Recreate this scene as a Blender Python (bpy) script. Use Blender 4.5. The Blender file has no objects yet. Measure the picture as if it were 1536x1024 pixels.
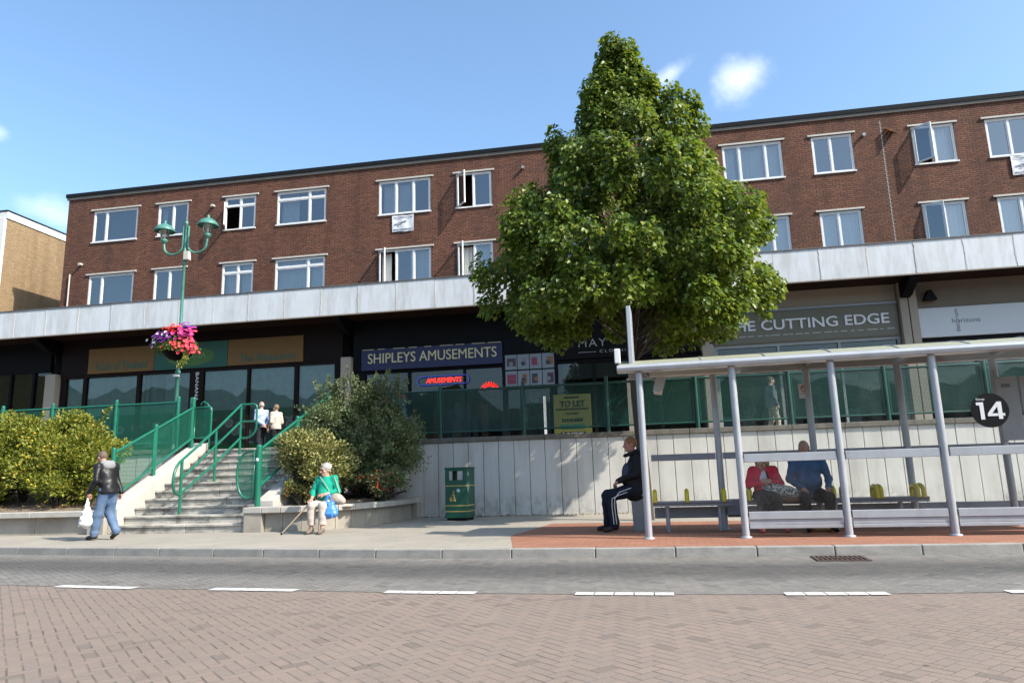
import bpy, math, random
import numpy as np
from mathutils import Vector, Matrix
random.seed(7); RNG = np.random.default_rng(11)
SC = bpy.context.scene; COL = SC.collection
rad = math.radians
# ------------------------------------------------------------------ frames
YAW = rad(-9.75)
U = Vector((math.cos(YAW), math.sin(YAW), 0)); V = Vector((-math.sin(YAW), math.cos(YAW), 0))
ORI = Vector((0, 25.9, 0))
def G(s, y, z): return ORI + U*s + V*y + Vector((0, 0, z))      # street-block frame: along the facade, into the building, up
SYAW = rad(-12)
SU = Vector((math.cos(SYAW), math.sin(SYAW), 0)); SV = Vector((-math.sin(SYAW), math.cos(SYAW), 0))
SO = Vector((1.97, 10.93, 0))
def S(a, b, z): return SO + SU*a + SV*b + Vector((0, 0, z))     # shelter frame
PAV, TER = .12, 2.05
# ------------------------------------------------------------------ materials
class E:
    """a node socket with arithmetic"""
    def __init__(s, nt, k): s.nt = nt; s.k = k
    def op(s, o, *a, **kw):
        n = s.nt.nodes.new('ShaderNodeMath'); n.operation = o; s.nt.links.new(s.k, n.inputs[0])
        for i, x in enumerate(a):
            if isinstance(x, E): s.nt.links.new(x.k, n.inputs[i+1])
            else: n.inputs[i+1].default_value = x
        n.use_clamp = kw.get('clamp', False)
        return E(s.nt, n.outputs[0])
    def __add__(s, o): return s.op('ADD', o)
    def __sub__(s, o): return s.op('SUBTRACT', o)
    def __mul__(s, o): return s.op('MULTIPLY', o)
    def __truediv__(s, o): return s.op('DIVIDE', o)
class Mat:
    def __init__(s, name):
        s.m = bpy.data.materials.new(name); s.m.use_nodes = True; s.nt = s.m.node_tree; s.nt.nodes.clear()
        s.out = s.nt.nodes.new('ShaderNodeOutputMaterial')
    def n(s, t, **kw):
        nd = s.nt.nodes.new('ShaderNode'+t)
        for k, v in kw.items(): setattr(nd, k, v)
        return nd
    def l(s, a, b): s.nt.links.new(a.k if isinstance(a, E) else a, b)
    def e(s, k): return E(s.nt, k)
    def coord(s, which='Object'):
        return s.n('TexCoord').outputs[which]
    def noise(s, vec, scale, detail=3, rough=.55, sx=None):
        if sx:
            mp = s.n('Mapping'); mp.inputs['Scale'].default_value = sx; s.l(vec, mp.inputs[0]); vec = mp.outputs[0]
        nd = s.n('TexNoise'); nd.inputs['Scale'].default_value = scale; nd.inputs['Detail'].default_value = detail; nd.inputs['Roughness'].default_value = rough
        s.l(vec, nd.inputs['Vector']); return nd.outputs['Fac']
    def ramp(s, fac, stops):
        r = s.n('ValToRGB'); s.l(fac, r.inputs[0]); el = r.color_ramp.elements
        while len(el) > 1: el.remove(el[-1])
        for i, (p, c) in enumerate(stops):
            x = el[0] if i == 0 else el.new(p)
            x.position = p; x.color = (c if len(c) == 4 else tuple(c)+(1,)) if not isinstance(c, (int, float)) else (c, c, c, 1)
        return r.outputs[0]
    def mix(s, f, a, b, mode='MIX'):
        x = s.n('Mix', data_type='RGBA', blend_type=mode)
        for sock, v in ((x.inputs[0], f), (x.inputs[6], a), (x.inputs[7], b)):
            if isinstance(v, (int, float)): sock.default_value = v
            elif isinstance(v, tuple): sock.default_value = v+(1,) if len(v) == 3 else v
            else: s.l(v, sock)
        return x.outputs[2]
    def bump(s, h, strength=.3, dist=.01):
        b = s.n('Bump'); b.inputs['Strength'].default_value = strength; b.inputs['Distance'].default_value = dist; s.l(h, b.inputs['Height']); return b.outputs[0]
    def bsdf(s, col, rough=.6, metal=0, normal=None, spec=.5):
        b = s.n('BsdfPrincipled')
        for k, v in (('Base Color', col), ('Roughness', rough), ('Metallic', metal), ('Specular IOR Level', spec)):
            if isinstance(v, tuple): b.inputs[k].default_value = v+(1,) if len(v) == 3 else v
            elif isinstance(v, (int, float)): b.inputs[k].default_value = v
            else: s.l(v, b.inputs[k])
        if normal is not None: s.l(normal, b.inputs['Normal'])
        return b.outputs[0]
    def done(s, sh): s.l(sh, s.out.inputs[0]); return s.m
def sc(c, k): return tuple(min(1, x*k) for x in c)
CACHE = {}
K = .74     # every painted or natural colour below is scaled to the exposure of the shot
def std(name, col, rough=.55, var=.18, scale=4., metal=0, bump=.15, bscale=70, spec=.5, stain=None, sx=None):
    """a plain coloured surface with mottling, fine grain and, if asked, dirt streaks"""
    if name in CACHE: return CACHE[name]
    col = sc(col, K); m = Mat(name); v = m.coord()
    c = m.mix(m.noise(v, scale, 4), sc(col, 1-var), sc(col, 1+var))
    if stain:
        f = m.ramp(m.noise(v, stain[1], 5, .65, stain[2] if len(stain) > 2 else None), [(.42, 0.), (.72, 1.)])
        c = m.mix(m.e(f)*stain[3] if len(stain) > 3 else f, c, sc(stain[0], K))
    b = m.bump(m.noise(v, bscale, 2), bump) if bump else None
    r = m.e(m.noise(v, 9, 2))*.25 + (rough-.12)
    CACHE[name] = m.done(m.bsdf(c, r, metal, b, spec)); return CACHE[name]
def emit(name, col, k):
    m = Mat(name); e = m.n('Emission'); e.inputs[0].default_value = col+(1,); e.inputs[1].default_value = k; return m.done(e.outputs[0])
def glass(name, tint=(.9, .93, .93), refl=.12, rough=.02, wob=0.):
    m = Mat(name); t = m.n('BsdfTransparent'); t.inputs[0].default_value = tint+(1,)
    g = m.n('BsdfGlossy'); g.inputs['Roughness'].default_value = rough; g.inputs[0].default_value = (1, 1, 1, 1)
    f = m.n('Fresnel'); f.inputs[0].default_value = 1.5
    if wob:
        nb = m.bump(m.noise(m.coord(), 1.3, 1), wob, .02); m.l(nb, g.inputs['Normal'])
    k = m.e(f.outputs[0]) + refl
    x = m.n('MixShader'); m.l(k, x.inputs[0]); m.l(t.outputs[0], x.inputs[1]); m.l(g.outputs[0], x.inputs[2]); return m.done(x.outputs[0])
def brickmat(name, c1, c2, mortar, w=.225, h=.075, ms=.011, patch=.35, soot=(.05, .03, .025)):
    m = Mat(name); v = m.coord(); sp = m.n('SeparateXYZ'); m.l(v, sp.inputs[0])
    cb = m.n('CombineXYZ'); m.l(m.e(sp.outputs[0])+m.e(sp.outputs[1]), cb.inputs[0]); m.l(sp.outputs[2], cb.inputs[1])
    b = m.n('TexBrick'); m.l(cb.outputs[0], b.inputs['Vector']); b.inputs['Scale'].default_value = 1
    for k, x in (('Color1', c1), ('Color2', c2), ('Mortar', mortar)): b.inputs[k].default_value = x+(1,)
    b.inputs['Brick Width'].default_value = w; b.inputs['Row Height'].default_value = h; b.inputs['Mortar Size'].default_value = ms; b.inputs['Mortar Smooth'].default_value = .2; b.inputs['Bias'].default_value = -.1
    c = m.mix(m.ramp(m.noise(v, .55, 5), [(.4, 0.), (.7, patch)]), b.outputs[0], soot)
    c = m.mix(m.ramp(m.noise(v, 14, 2), [(.35, 0.), (.75, .35)]), c, sc(c1, 1.7))
    c = m.mix(m.ramp(m.noise(v, 1., 5, .6, (1.4, 1.4, .16)), [(.45, 0.), (.75, .5)]), c, sc(c2, .55))
    c = m.mix(m.ramp(m.noise(v, 2.6, 4, .6, (1, 1, .7)), [(.6, 0.), (.78, .35)]), c, sc(c1, 1.9))
    nb = m.bump(m.e(b.outputs['Fac'])*-1.0+m.e(m.noise(v, 40, 2))*.4, .6, .012)
    return m.done(m.bsdf(c, .85, 0, nb, .25))
def leafmat(name, stops, trans=.35, rough=.42, spec=.45):
    m = Mat(name); g = m.n('NewGeometry')
    c = m.ramp(g.outputs['Random Per Island'], stops)
    c = m.mix(m.e(m.noise(m.coord(), 1.1, 2))*.5, c, sc(stops[0][1], .75))
    p = m.bsdf(c, rough, 0, None, spec); t = m.n('BsdfTranslucent'); m.l(m.mix(.35, c, (.35, .42, .03)), t.inputs[0])
    x = m.n('MixShader'); x.inputs[0].default_value = trans; m.l(p, x.inputs[1]); m.l(t.outputs[0], x.inputs[2]); return m.done(x.outputs[0])
def herringbone(name, cA, cB, cC, joint, rot, size=.1, uvdark=False):
    m = Mat(name); v = m.coord(); mp = m.n('Mapping'); mp.inputs['Rotation'].default_value = (0, 0, rot); k = 1/size; mp.inputs['Scale'].default_value = (k, k, k); m.l(v, mp.inputs[0])
    wob = m.n('TexNoise'); wob.inputs['Scale'].default_value = 1.7; m.l(v, wob.inputs['Vector'])
    vm = m.n('VectorMath', operation='MULTIPLY_ADD'); m.l(wob.outputs['Color'], vm.inputs[0]); vm.inputs[1].default_value = (.35, .35, 0); m.l(mp.outputs[0], vm.inputs[2])
    sp = m.n('SeparateXYZ'); m.l(vm.outputs[0], sp.inputs[0]); x, y = m.e(sp.outputs[0]), m.e(sp.outputs[1])
    i, j = x.op('FLOOR'), y.op('FLOOR'); fx, fy = x-i, y-j
    kk = (i-j).op('FLOORED_MODULO', 4.0); q = [kk.op('COMPARE', float(n), .1) for n in range(4)]
    one = lambda f: f*-1.0+1.0
    d = (fx+q[1]*9.0).op('MINIMUM', one(fx)+q[0]*9.0).op('MINIMUM', (fy+q[2]*9.0).op('MINIMUM', one(fy)+q[3]*9.0)*1.9+.02)
    jn = m.n('MapRange', interpolation_type='SMOOTHSTEP'); m.l(d, jn.inputs[0]); jn.inputs[1].default_value = .03; jn.inputs[2].default_value = .12
    cb = m.n('CombineXYZ'); m.l(i-q[1], cb.inputs[0]); m.l(j-q[2], cb.inputs[1])
    wn = m.n('TexWhiteNoise', noise_dimensions='2D'); m.l(cb.outputs[0], wn.inputs['Vector'])
    c = m.ramp(wn.outputs['Value'], [(0, cA), (.45, cB), (.8, cC), (.955, cC), (.965, sc(cC, .62)), (1, sc(cC, .7))])
    c = m.mix(m.ramp(m.noise(v, .45, 5), [(.35, 0.), (.7, .55)]), c, sc(cB, .78))
    c = m.mix(m.ramp(m.noise(v, 55, 3), [(.3, 0.), (.8, .4)]), c, sc(cA, 1.35))
    c = m.mix(m.ramp(m.noise(v, 6, 4), [(.62, 0.), (.8, .4)]), c, sc(joint, 1.4))
    c = m.mix(m.ramp(m.noise(v, 1.9, 5, .7), [(.6, 0.), (.78, .5)]), c, (.075, .066, .06))
    c = m.mix(m.ramp(m.noise(v, 9, 2), [(.73, 0.), (.76, .8)]), c, (.05, .045, .04))
    c = m.mix(m.ramp(m.noise(v, 130, 2), [(.35, .45), (.65, 0.)]), c, sc(cB, .5))
    jv = m.ramp(m.noise(v, 3.3, 4), [(.35, .1), (.72, .85)])
    c = m.mix((m.e(jn.outputs[0])*-1.0+1.0)*m.e(jv), c, joint)
    if uvdark:   # rubber and oil worn into the wheel track of the lane
        us = m.n('SeparateXYZ'); m.l(m.coord('UV'), us.inputs[0]); w = m.e(us.outputs[1])+m.e(m.noise(v, 1.2, 4))*.22-.11
        f = m.ramp(w, [(.22, 0.), (.45, .75), (.66, .8), (.9, .1), (1., 0.)])
        c = m.mix(f, c, (.36, .37, .39), 'MULTIPLY')
    nb = m.bump(m.e(jn.outputs[0])+m.e(m.noise(v, 90, 2))*.25, .5, .006)
    return m.done(m.bsdf(c, .8, 0, nb, .3))
def rowbrick(name, c1, c2, mortar, w, h, ms, rot=0):
    m = Mat(name); v = m.coord(); mp = m.n('Mapping'); mp.inputs['Rotation'].default_value = (0, 0, rot); m.l(v, mp.inputs[0])
    b = m.n('TexBrick'); m.l(mp.outputs[0], b.inputs['Vector']); b.inputs['Scale'].default_value = 1
    for k, x in (('Color1', c1), ('Color2', c2), ('Mortar', mortar)): b.inputs[k].default_value = x+(1,)
    b.inputs['Brick Width'].default_value = w; b.inputs['Row Height'].default_value = h; b.inputs['Mortar Size'].default_value = ms
    c = m.mix(m.ramp(m.noise(v, .8, 5), [(.4, 0.), (.7, .45)]), b.outputs[0], sc(c2, .7))
    c = m.mix(m.ramp(m.noise(v, 40, 3), [(.35, 0.), (.8, .35)]), c, sc(c1, 1.3))
    c = m.mix(m.ramp(m.noise(v, 3.1, 4), [(.64, 0.), (.74, .35)]), c, sc(mortar, .7))
    return m.done(m.bsdf(c, .85, 0, m.bump(m.e(b.outputs['Fac'])*-1.0+m.e(m.noise(v, 80, 2))*.3, .4, .005), .25))
# ------------------------------------------------------------------ mesh builder
class MB:
    def __init__(s): s.v = []; s.f = []; s.mi = []; s.sm = []
    def add(s, vs, fs, m=0, smooth=False):
        o = len(s.v); s.v += [tuple(p) for p in vs]
        for f in fs: s.f.append(tuple(i+o for i in f)); s.mi.append(m); s.sm.append(smooth)
        return s
    def quad(s, a, b, c, d, m=0): return s.add([a, b, c, d], [(0, 1, 2, 3)], m)
    def hexa(s, p, m=0):
        return s.add(p, [(0, 3, 2, 1), (4, 5, 6, 7), (0, 1, 5, 4), (1, 2, 6, 5), (2, 3, 7, 6), (3, 0, 4, 7)], m)
    def box(s, x0, x1, y0, y1, z0, z1, m=0):
        return s.hexa([(x0, y0, z0), (x1, y0, z0), (x1, y1, z0), (x0, y1, z0), (x0, y0, z1), (x1, y0, z1), (x1, y1, z1), (x0, y1, z1)], m)
    def prism(s, pts, lo, hi, ax='z', m=0):
        """extrude a 2-D outline; ax is the extrusion axis"""
        n = len(pts); mk = {'z': lambda p, h: (p[0], p[1], h), 'y': lambda p, h: (p[0], h, p[1]), 'x': lambda p, h: (h, p[0], p[1])}[ax]
        return s.add([mk(p, lo) for p in pts]+[mk(p, hi) for p in pts], [tuple(range(n))[::-1], tuple(range(n, 2*n))]+[(i, (i+1) % n, n+(i+1) % n, n+i) for i in range(n)], m)
    def tube(s, pts, r, n=10, m=0, caps=True, closed=False):
        P = [Vector(p) for p in pts]; R = r if isinstance(r, (list, tuple)) else [r]*len(P); vs = []; fs = []; ref = None
        for i, p in enumerate(P):
            if closed: t = (P[(i+1) % len(P)]-P[i-1]).normalized()
            else: t = ((P[min(i+1, len(P)-1)]-P[max(i-1, 0)])).normalized()
            if ref is None: ref = t.orthogonal().normalized()
            a = (ref-t*ref.dot(t)).normalized(); ref = a; b = t.cross(a)
            for k in range(n):
                th = 2*math.pi*k/n; vs.append(p+(a*math.cos(th)+b*math.sin(th))*R[i])
        L = len(P)
        for i in range(L if closed else L-1):
            for k in range(n): fs.append((i*n+k, i*n+(k+1) % n, ((i+1) % L)*n+(k+1) % n, ((i+1) % L)*n+k))
        s.add(vs, fs, m, True)
        if caps and not closed: s.add(vs[:n][::-1], [tuple(range(n))], m); s.add(vs[-n:], [tuple(range(n))], m)
        return s
    def lathe(s, prof, c=(0, 0, 0), n=16, m=0, smooth=True):
        vs = []; fs = []
        for r, z in prof:
            for k in range(n): th = 2*math.pi*k/n; vs.append((c[0]+r*math.cos(th), c[1]+r*math.sin(th), c[2]+z))
        for i in range(len(prof)-1):
            for k in range(n): fs.append((i*n+k, i*n+(k+1) % n, (i+1)*n+(k+1) % n, (i+1)*n+k))
        return s.add(vs, fs, m, smooth)
    def ball(s, c, r, n=12, m=0):
        rx, ry, rz = r if isinstance(r, (tuple, list)) else (r, r, r); vs = []; fs = []; h = n//2
        for i in range(h+1):
            a = math.pi*i/h
            for k in range(n): th = 2*math.pi*k/n; vs.append((c[0]+rx*math.sin(a)*math.cos(th), c[1]+ry*math.sin(a)*math.sin(th), c[2]-rz*math.cos(a)))
        for i in range(h):
            for k in range(n): fs.append((i*n+k, i*n+(k+1) % n, (i+1)*n+(k+1) % n, (i+1)*n+k))
        return s.add(vs, fs, m, True)
    def net(s, poly, pitch=.03, wire=.008, m=0):
        """woven wire: flat ribbons clipped to a planar convex outline"""
        P = [Vector(p) for p in poly]; o = P[0]
        nrm = (P[1]-o).cross(P[2]-o).normalized(); ez = (Vector((0, 0, 1))-nrm*nrm.z).normalized(); ex = ez.cross(nrm).normalized()
        Q = [((p-o).dot(ex), (p-o).dot(ez)) for p in P]
        for ax in (0, 1):
            lo, hi = min(q[ax] for q in Q), max(q[ax] for q in Q); t = lo+pitch*.5
            while t < hi:
                xs = []
                for i in range(len(Q)):
                    a, b = Q[i], Q[(i+1) % len(Q)]
                    if (a[ax]-t)*(b[ax]-t) < 0: k = (t-a[ax])/(b[ax]-a[ax]); xs.append(a[1-ax]+(b[1-ax]-a[1-ax])*k)
                if len(xs) >= 2:
                    x0, x1 = min(xs), max(xs); w = wire/2
                    mk = (lambda u, v: o+ex*v+ez*u) if ax else (lambda u, v: o+ex*u+ez*v)
                    off = nrm*(.002*ax); s.quad(*[mk(u, v)+off for u, v in ((t-w, x0), (t+w, x0), (t+w, x1), (t-w, x1))], m)
                t += pitch
        return s
    def build(s, name, mats, parent=None, loc=None, rot=0, bevel=0, smooth=None):
        me = bpy.data.meshes.new(name); me.from_pydata(s.v, [], s.f)
        for x in (mats if isinstance(mats, (list, tuple)) else [mats]): me.materials.append(x)
        me.polygons.foreach_set('material_index', s.mi); me.polygons.foreach_set('use_smooth', s.sm if smooth is None else [smooth]*len(s.f)); me.update()
        o = bpy.data.objects.new(name, me); COL.objects.link(o)
        if parent: o.parent = parent
        if loc is not None: o.location = loc
        if rot: o.rotation_euler[2] = rot
        if bevel:
            b = o.modifiers.new('edge', 'BEVEL'); b.width = bevel; b.segments = 2; b.limit_method = 'ANGLE'; b.angle_limit = rad(40)
        return o
def tag(o, label=None, cat=None, group=None, kind=None):
    for k, v in (('label', label), ('category', cat), ('group', group), ('kind', kind)):
        if v: o[k] = v
    return o
def thing(name, label, cat, loc=(0, 0, 0), rot=0, group=None):
    o = bpy.data.objects.new(name, None); COL.objects.link(o); o.location = loc; o.rotation_euler[2] = rot; return tag(o, label, cat, group)
def dup(root, loc, rot, label, group=None):
    def cp(o, par):
        c = o.copy(); COL.objects.link(c)
        if par: c.parent = par
        for ch in [x for x in COL.objects if x.parent == o]: cp(ch, c)
        return c
    r = cp(root, None); r.location = loc; r.rotation_euler[2] = rot; r['label'] = label
    if group: r['group'] = group
    return r
def bake(name, verts, faces, mat, parent=None, smooth=True, loc=None):
    me = bpy.data.meshes.new(name); me.from_pydata(verts, [], faces)
    for x in (mat if isinstance(mat, list) else [mat]): me.materials.append(x)
    me.polygons.foreach_set('use_smooth', [smooth]*len(me.polygons)); me.update()
    o = bpy.data.objects.new(name, me); COL.objects.link(o)
    if parent: o.parent = parent
    if loc is not None: o.location = loc
    return o
def lettering(txt, w, h, c, mat, parent, depth=.012, bold=0., shear=0., ang=0., name='lettering', spacing=1., bend=None):
    """raised letters on the front (-y) face of the parent, fitted to w x h about the point c=(x, y, z)"""
    cu = bpy.data.curves.new(name, 'FONT'); cu.body = txt; cu.align_x = 'CENTER'; cu.size = 1; cu.extrude = .05; cu.offset = bold; cu.shear = shear; cu.space_character = spacing; cu.resolution_u = 4
    t = bpy.data.objects.new('tmp', cu); COL.objects.link(t); dg = bpy.context.evaluated_depsgraph_get(); dg.update()
    me = bpy.data.meshes.new_from_object(t.evaluated_get(dg)); bpy.data.objects.remove(t); bpy.data.curves.remove(cu)
    n = len(me.vertices); a = np.zeros(n*3); me.vertices.foreach_get('co', a); a = a.reshape(-1, 3)
    lo, hi = a.min(0), a.max(0); a -= (lo+hi)/2; a[:, 0] *= w/max(1e-6, hi[0]-lo[0]); a[:, 1] *= h/max(1e-6, hi[1]-lo[1]); a[:, 2] *= depth/.1
    if bend:
        th = a[:, 0]/bend; r = bend+a[:, 1]; a[:, 0] = r*np.sin(th); a[:, 1] = r*np.cos(th)-bend
    ca, sa = math.cos(ang), math.sin(ang); x = a[:, 0]*ca-a[:, 1]*sa; z = a[:, 0]*sa+a[:, 1]*ca
    b = np.stack([c[0]+x, c[1]-a[:, 2]-depth/2, c[2]+z], 1); me.vertices.foreach_set('co', b.ravel()); me.materials.clear(); me.materials.append(mat); me.update(); me.name = name
    o = bpy.data.objects.new(name, me); COL.objects.link(o); o.parent = parent; return o
def leaves(name, C, D, Nn, L, W, mat, parent=None, fold=.35):
    """many small folded leaves: base points C, tip directions D, face normals Nn, lengths L, widths W"""
    C, D, Nn = (np.asarray(a, float) for a in (C, D, Nn)); n = len(C)
    D /= np.linalg.norm(D, axis=1, keepdims=True)+1e-9; Sd = np.cross(D, Nn); Sd /= np.linalg.norm(Sd, axis=1, keepdims=True)+1e-9; Up = np.cross(Sd, D)
    L = np.asarray(L).reshape(-1, 1)*np.ones((n, 1)); W = np.asarray(W).reshape(-1, 1)*np.ones((n, 1))
    mid = C+D*L*.42; tip = C+D*L-Up*L*.16
    v = np.stack([C, mid+Sd*W*.5+Up*W*fold*.5, tip, mid-Sd*W*.5+Up*W*fold*.5], 1).reshape(-1, 3)
    me = bpy.data.meshes.new(name); me.vertices.add(4*n); me.vertices.foreach_set('co', v.ravel())
    b = np.arange(n)*4; idx = np.stack([b, b+1, b+2, b, b+2, b+3], 1).ravel()
    me.loops.add(6*n); me.loops.foreach_set('vertex_index', idx.astype(np.int32)); me.polygons.add(2*n)
    me.polygons.foreach_set('loop_start', (np.arange(2*n)*3).astype(np.int32))
    me.update(calc_edges=True); me.validate(); me.materials.append(mat)
    o = bpy.data.objects.new(name, me); COL.objects.link(o)
    if parent: o.parent = parent
    return o
def rdir(n):
    a = RNG.normal(size=(n, 3)); return a/np.linalg.norm(a, axis=1, keepdims=True)
# ------------------------------------------------------------------ palette
M_brick = brickmat('russet_brick', (.165, .07, .043), (.066, .032, .024), (.024, .018, .015), ms=.015, patch=.42)
M_buff = brickmat('buff_brick', (.27, .185, .1), (.2, .13, .07), (.15, .12, .09), patch=.12, soot=(.2, .14, .08))
M_white = std('white_upvc', (.8, .8, .8), .35, .05, 3, bump=.03)
M_lintel = std('pale_concrete_lintel', (.6, .57, .52), .8, .15, 6)
M_fascia = std('white_fascia_panel', (.69, .72, .75), .5, .08, 1.1, bump=.08, stain=((.36, .34, .31), 2.4, (1.6, 1, .3), .55))
M_seal = std('joint_sealant', (.62, .6, .56), .7, .2, 9)
M_roof = std('roof_edge_metal', (.012, .015, .018), .75, .2, 2, spec=.12)
M_soffit = std('dark_soffit', (.035, .017, .013), .8, .2, 1, spec=.1)
M_darkbrown = std('dark_brown_panel', (.014, .007, .0055), .6, .25, 2, spec=.12)
M_black = std('black_panel', (.0045, .0045, .0055), .6, .3, 2, spec=.12)
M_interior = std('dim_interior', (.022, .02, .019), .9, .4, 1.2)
M_room = std('room_wall', (.16, .15, .14), .9, .3, 1.)
M_beige = std('beige_render', (.38, .325, .26), .8, .12, 1.5, stain=((.25, .21, .16), 1.6, (1, 1, .4), .3))
M_curtain = std('net_curtain', (.8, .8, .77), .9, .12, 5, bump=0)
M_blind = std('vertical_blind', (.45, .56, .53), .8, .25, 5, bump=0)
M_pane = glass('window_glass', (.72, .76, .77), .16, .015, .05)
M_shopglass = glass('shop_glass', (.66, .76, .75), .02, .01, .03)
m = Mat('shelter_glass'); t = m.n('BsdfTransparent'); t.inputs[0].default_value = (.96, .975, .97, 1); g = m.n('BsdfGlossy'); g.inputs['Roughness'].default_value = .03; fr = m.n('Fresnel'); fr.inputs[0].default_value = 1.45
d = m.n('BsdfDiffuse'); d.inputs[0].default_value = (.6, .6, .58, 1); x = m.n('MixShader'); m.l(m.e(fr.outputs[0])*.8, x.inputs[0]); m.l(t.outputs[0], x.inputs[1]); m.l(g.outputs[0], x.inputs[2])
y = m.n('MixShader'); m.l(m.ramp(m.noise(m.coord(), 2.2, 6, .7, (1, 1, .5)), [(.4, .0), (.8, .05)]), y.inputs[0]); m.l(x.outputs[0], y.inputs[1]); m.l(d.outputs[0], y.inputs[2]); M_shelterglass = m.done(y.outputs[0])
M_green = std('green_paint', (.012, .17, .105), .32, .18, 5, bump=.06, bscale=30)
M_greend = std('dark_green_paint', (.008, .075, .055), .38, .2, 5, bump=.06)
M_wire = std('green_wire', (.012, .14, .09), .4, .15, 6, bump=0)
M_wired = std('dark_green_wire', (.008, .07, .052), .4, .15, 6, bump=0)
m = Mat('ribbed_concrete'); v = m.coord(); cc = m.mix(m.noise(v, 1.1, 4), (.5, .485, .455), (.58, .562, .53))
cc = m.mix(m.e(m.ramp(m.noise(v, 1.3, 5, .65, (1.6, 1, .3)), [(.42, 0.), (.72, 1.)]))*.55, cc, (.3, .275, .24))
sp = m.n('SeparateXYZ'); m.l(v, sp.inputs[0]); zb = m.n('MapRange', interpolation_type='SMOOTHSTEP'); m.l(m.e(sp.outputs[2])+m.e(m.noise(v, 1.7, 4))*.35, zb.inputs[0]); zb.inputs[1].default_value = .95; zb.inputs[2].default_value = .45
cc = m.mix(m.e(zb.outputs[0])*m.e(m.ramp(m.noise(v, 7, 5, .7, (1, 1, .6)), [(.42, 0.), (.64, .65)]))*m.e(m.ramp(m.noise(v, .8, 3), [(.4, .15), (.6, 1.)])), cc, (.12, .11, .1))
M_conc = m.done(m.bsdf(cc, .85, 0, m.bump(m.noise(v, 60, 3), .3), .3))
M_concgap = std('panel_gap', (.08, .075, .07), .9, .2)
M_coping = std('weathered_coping', (.2, .18, .15), .9, .35, 7, bump=.5, stain=((.08, .075, .06), 5, None or (1, 1, 1), .7))
M_stone = std('pale_step_stone', (.56, .525, .465), .85, .18, 3.5, bump=.45, stain=((.12, .108, .092), 2.9, (1, 1, 2.2), .95))
M_seat = std('seat_coping_concrete', (.52, .49, .44), .85, .16, 3, bump=.4, stain=((.28, .26, .23), 2.4, (1, 1, 1), .5))
M_seatbase = std('seat_base_concrete', (.42, .38, .32), .88, .18, 2, bump=.4, stain=((.2, .17, .14), 1.8, (1, 1, .6), .6))
M_pave = rowbrick('paving_slab', (.3, .272, .228), (.265, .24, .2), (.19, .165, .13), .6, .45, .006, rad(12))
M_redpave = rowbrick('red_block_paving', (.3, .14, .088), (.235, .105, .068), (.14, .085, .062), .21, .105, .007, rad(12))
M_kerb = std('kerb_stone', (.36, .34, .31), .9, .16, 5, bump=.5, stain=((.16, .15, .14), 3, (1, 1, 2), .55))
M_terrace = std('terrace_paving', (.16, .145, .13), .9, .2, 1.5)
M_soil = std('leafy_soil', (.17, .12, .08), .95, .5, 14, bump=1., bscale=25, stain=((.4, .33, .25), 22, (1, 1, 1), .7))
M_alu = std('painted_aluminium', (.5, .52, .55), .36, .1, 2, metal=.25, stain=((.3, .3, .3), 5, (1, 1, .4), .35), bump=.04)
M_alud = std('grey_aluminium', (.3, .31, .34), .42, .12, 3, metal=.2, bump=.04)
M_galv = std('galvanised_steel', (.42, .43, .45), .45, .2, 8, metal=.5, bump=.1)
M_yellow = std('yellow_plastic', (.85, .68, .02), .4, .1, 6, bump=.03)
M_paint = std('road_paint', (.74, .73, .7), .75, .12, 6, bump=.3, stain=((.4, .38, .36), 16, (1, 1, 1), .5))
M_lamp = std('verdigris_paint', (.06, .24, .185), .42, .2, 9, bump=.1, stain=((.16, .3, .26), 9, (1, 1, .4), .5))
M_lampglass = glass('lantern_glass', (.85, .87, .86), .15, .12)
M_bark = std('grey_brown_bark', (.065, .052, .038), .9, .35, 9, bump=1., bscale=22, sx=None)
M_letter = std('white_letter', (.8, .8, .8), .45, .03, 3, bump=0)
M_ink = std('black_ink', (.005, .005, .006), .6, .1, 3, bump=0, spec=.15)
# ------------------------------------------------------------------ camera, light, sky
cam = bpy.data.cameras.new('camera'); co = bpy.data.objects.new('camera', cam); COL.objects.link(co)
cam.sensor_width = 36; cam.lens = 1060/1536*36; cam.clip_end = 2000; cam.clip_start = .05
co.matrix_world = Matrix.Translation((0, 0, 1.12)) @ Matrix.Rotation(math.pi/2+rad(10.68), 4, 'X') @ Matrix.Rotation(rad(-1.72), 4, 'Z')
SC.camera = co
SUN = Vector((.645, -.39, .655)).normalized()
sl = bpy.data.lights.new('sun', 'SUN'); sl.energy = 4.9; sl.angle = rad(.53); sl.color = (1, .93, .82)
so = bpy.data.objects.new('sun', sl); COL.objects.link(so); so.rotation_euler = (-SUN).to_track_quat('-Z', 'Y').to_euler(); so.location = (30, -20, 40)
W = bpy.data.worlds.new('World'); SC.world = W; W.use_nodes = True; wt = W.node_tree; wt.nodes.clear()
wm = Mat.__new__(Mat); wm.nt = wt; wm.out = wt.nodes.new('ShaderNodeOutputWorld')
sky = wm.n('TexSky', sky_type='NISHITA'); sky.sun_disc = False; sky.sun_elevation = math.asin(SUN.z); sky.sun_rotation = math.atan2(SUN.x, SUN.y); sky.air_density = 1.0; sky.dust_density = 2.2; sky.ozone_density = 1.0; sky.altitude = 50
vec = wm.coord('Generated'); col = wm.mix(1., sky.outputs[0], (1.24, 1.46, 1.55), 'MULTIPLY')
nz = wm.n('TexNoise'); nz.inputs['Scale'].default_value = 26; nz.inputs['Detail'].default_value = 6; nz.inputs['Roughness'].default_value = .6; wm.l(vec, nz.inputs['Vector'])
nz2 = wm.n('TexNoise'); nz2.inputs['Scale'].default_value = 9; nz2.inputs['Detail'].default_value = 4; wm.l(vec, nz2.inputs['Vector'])
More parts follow.
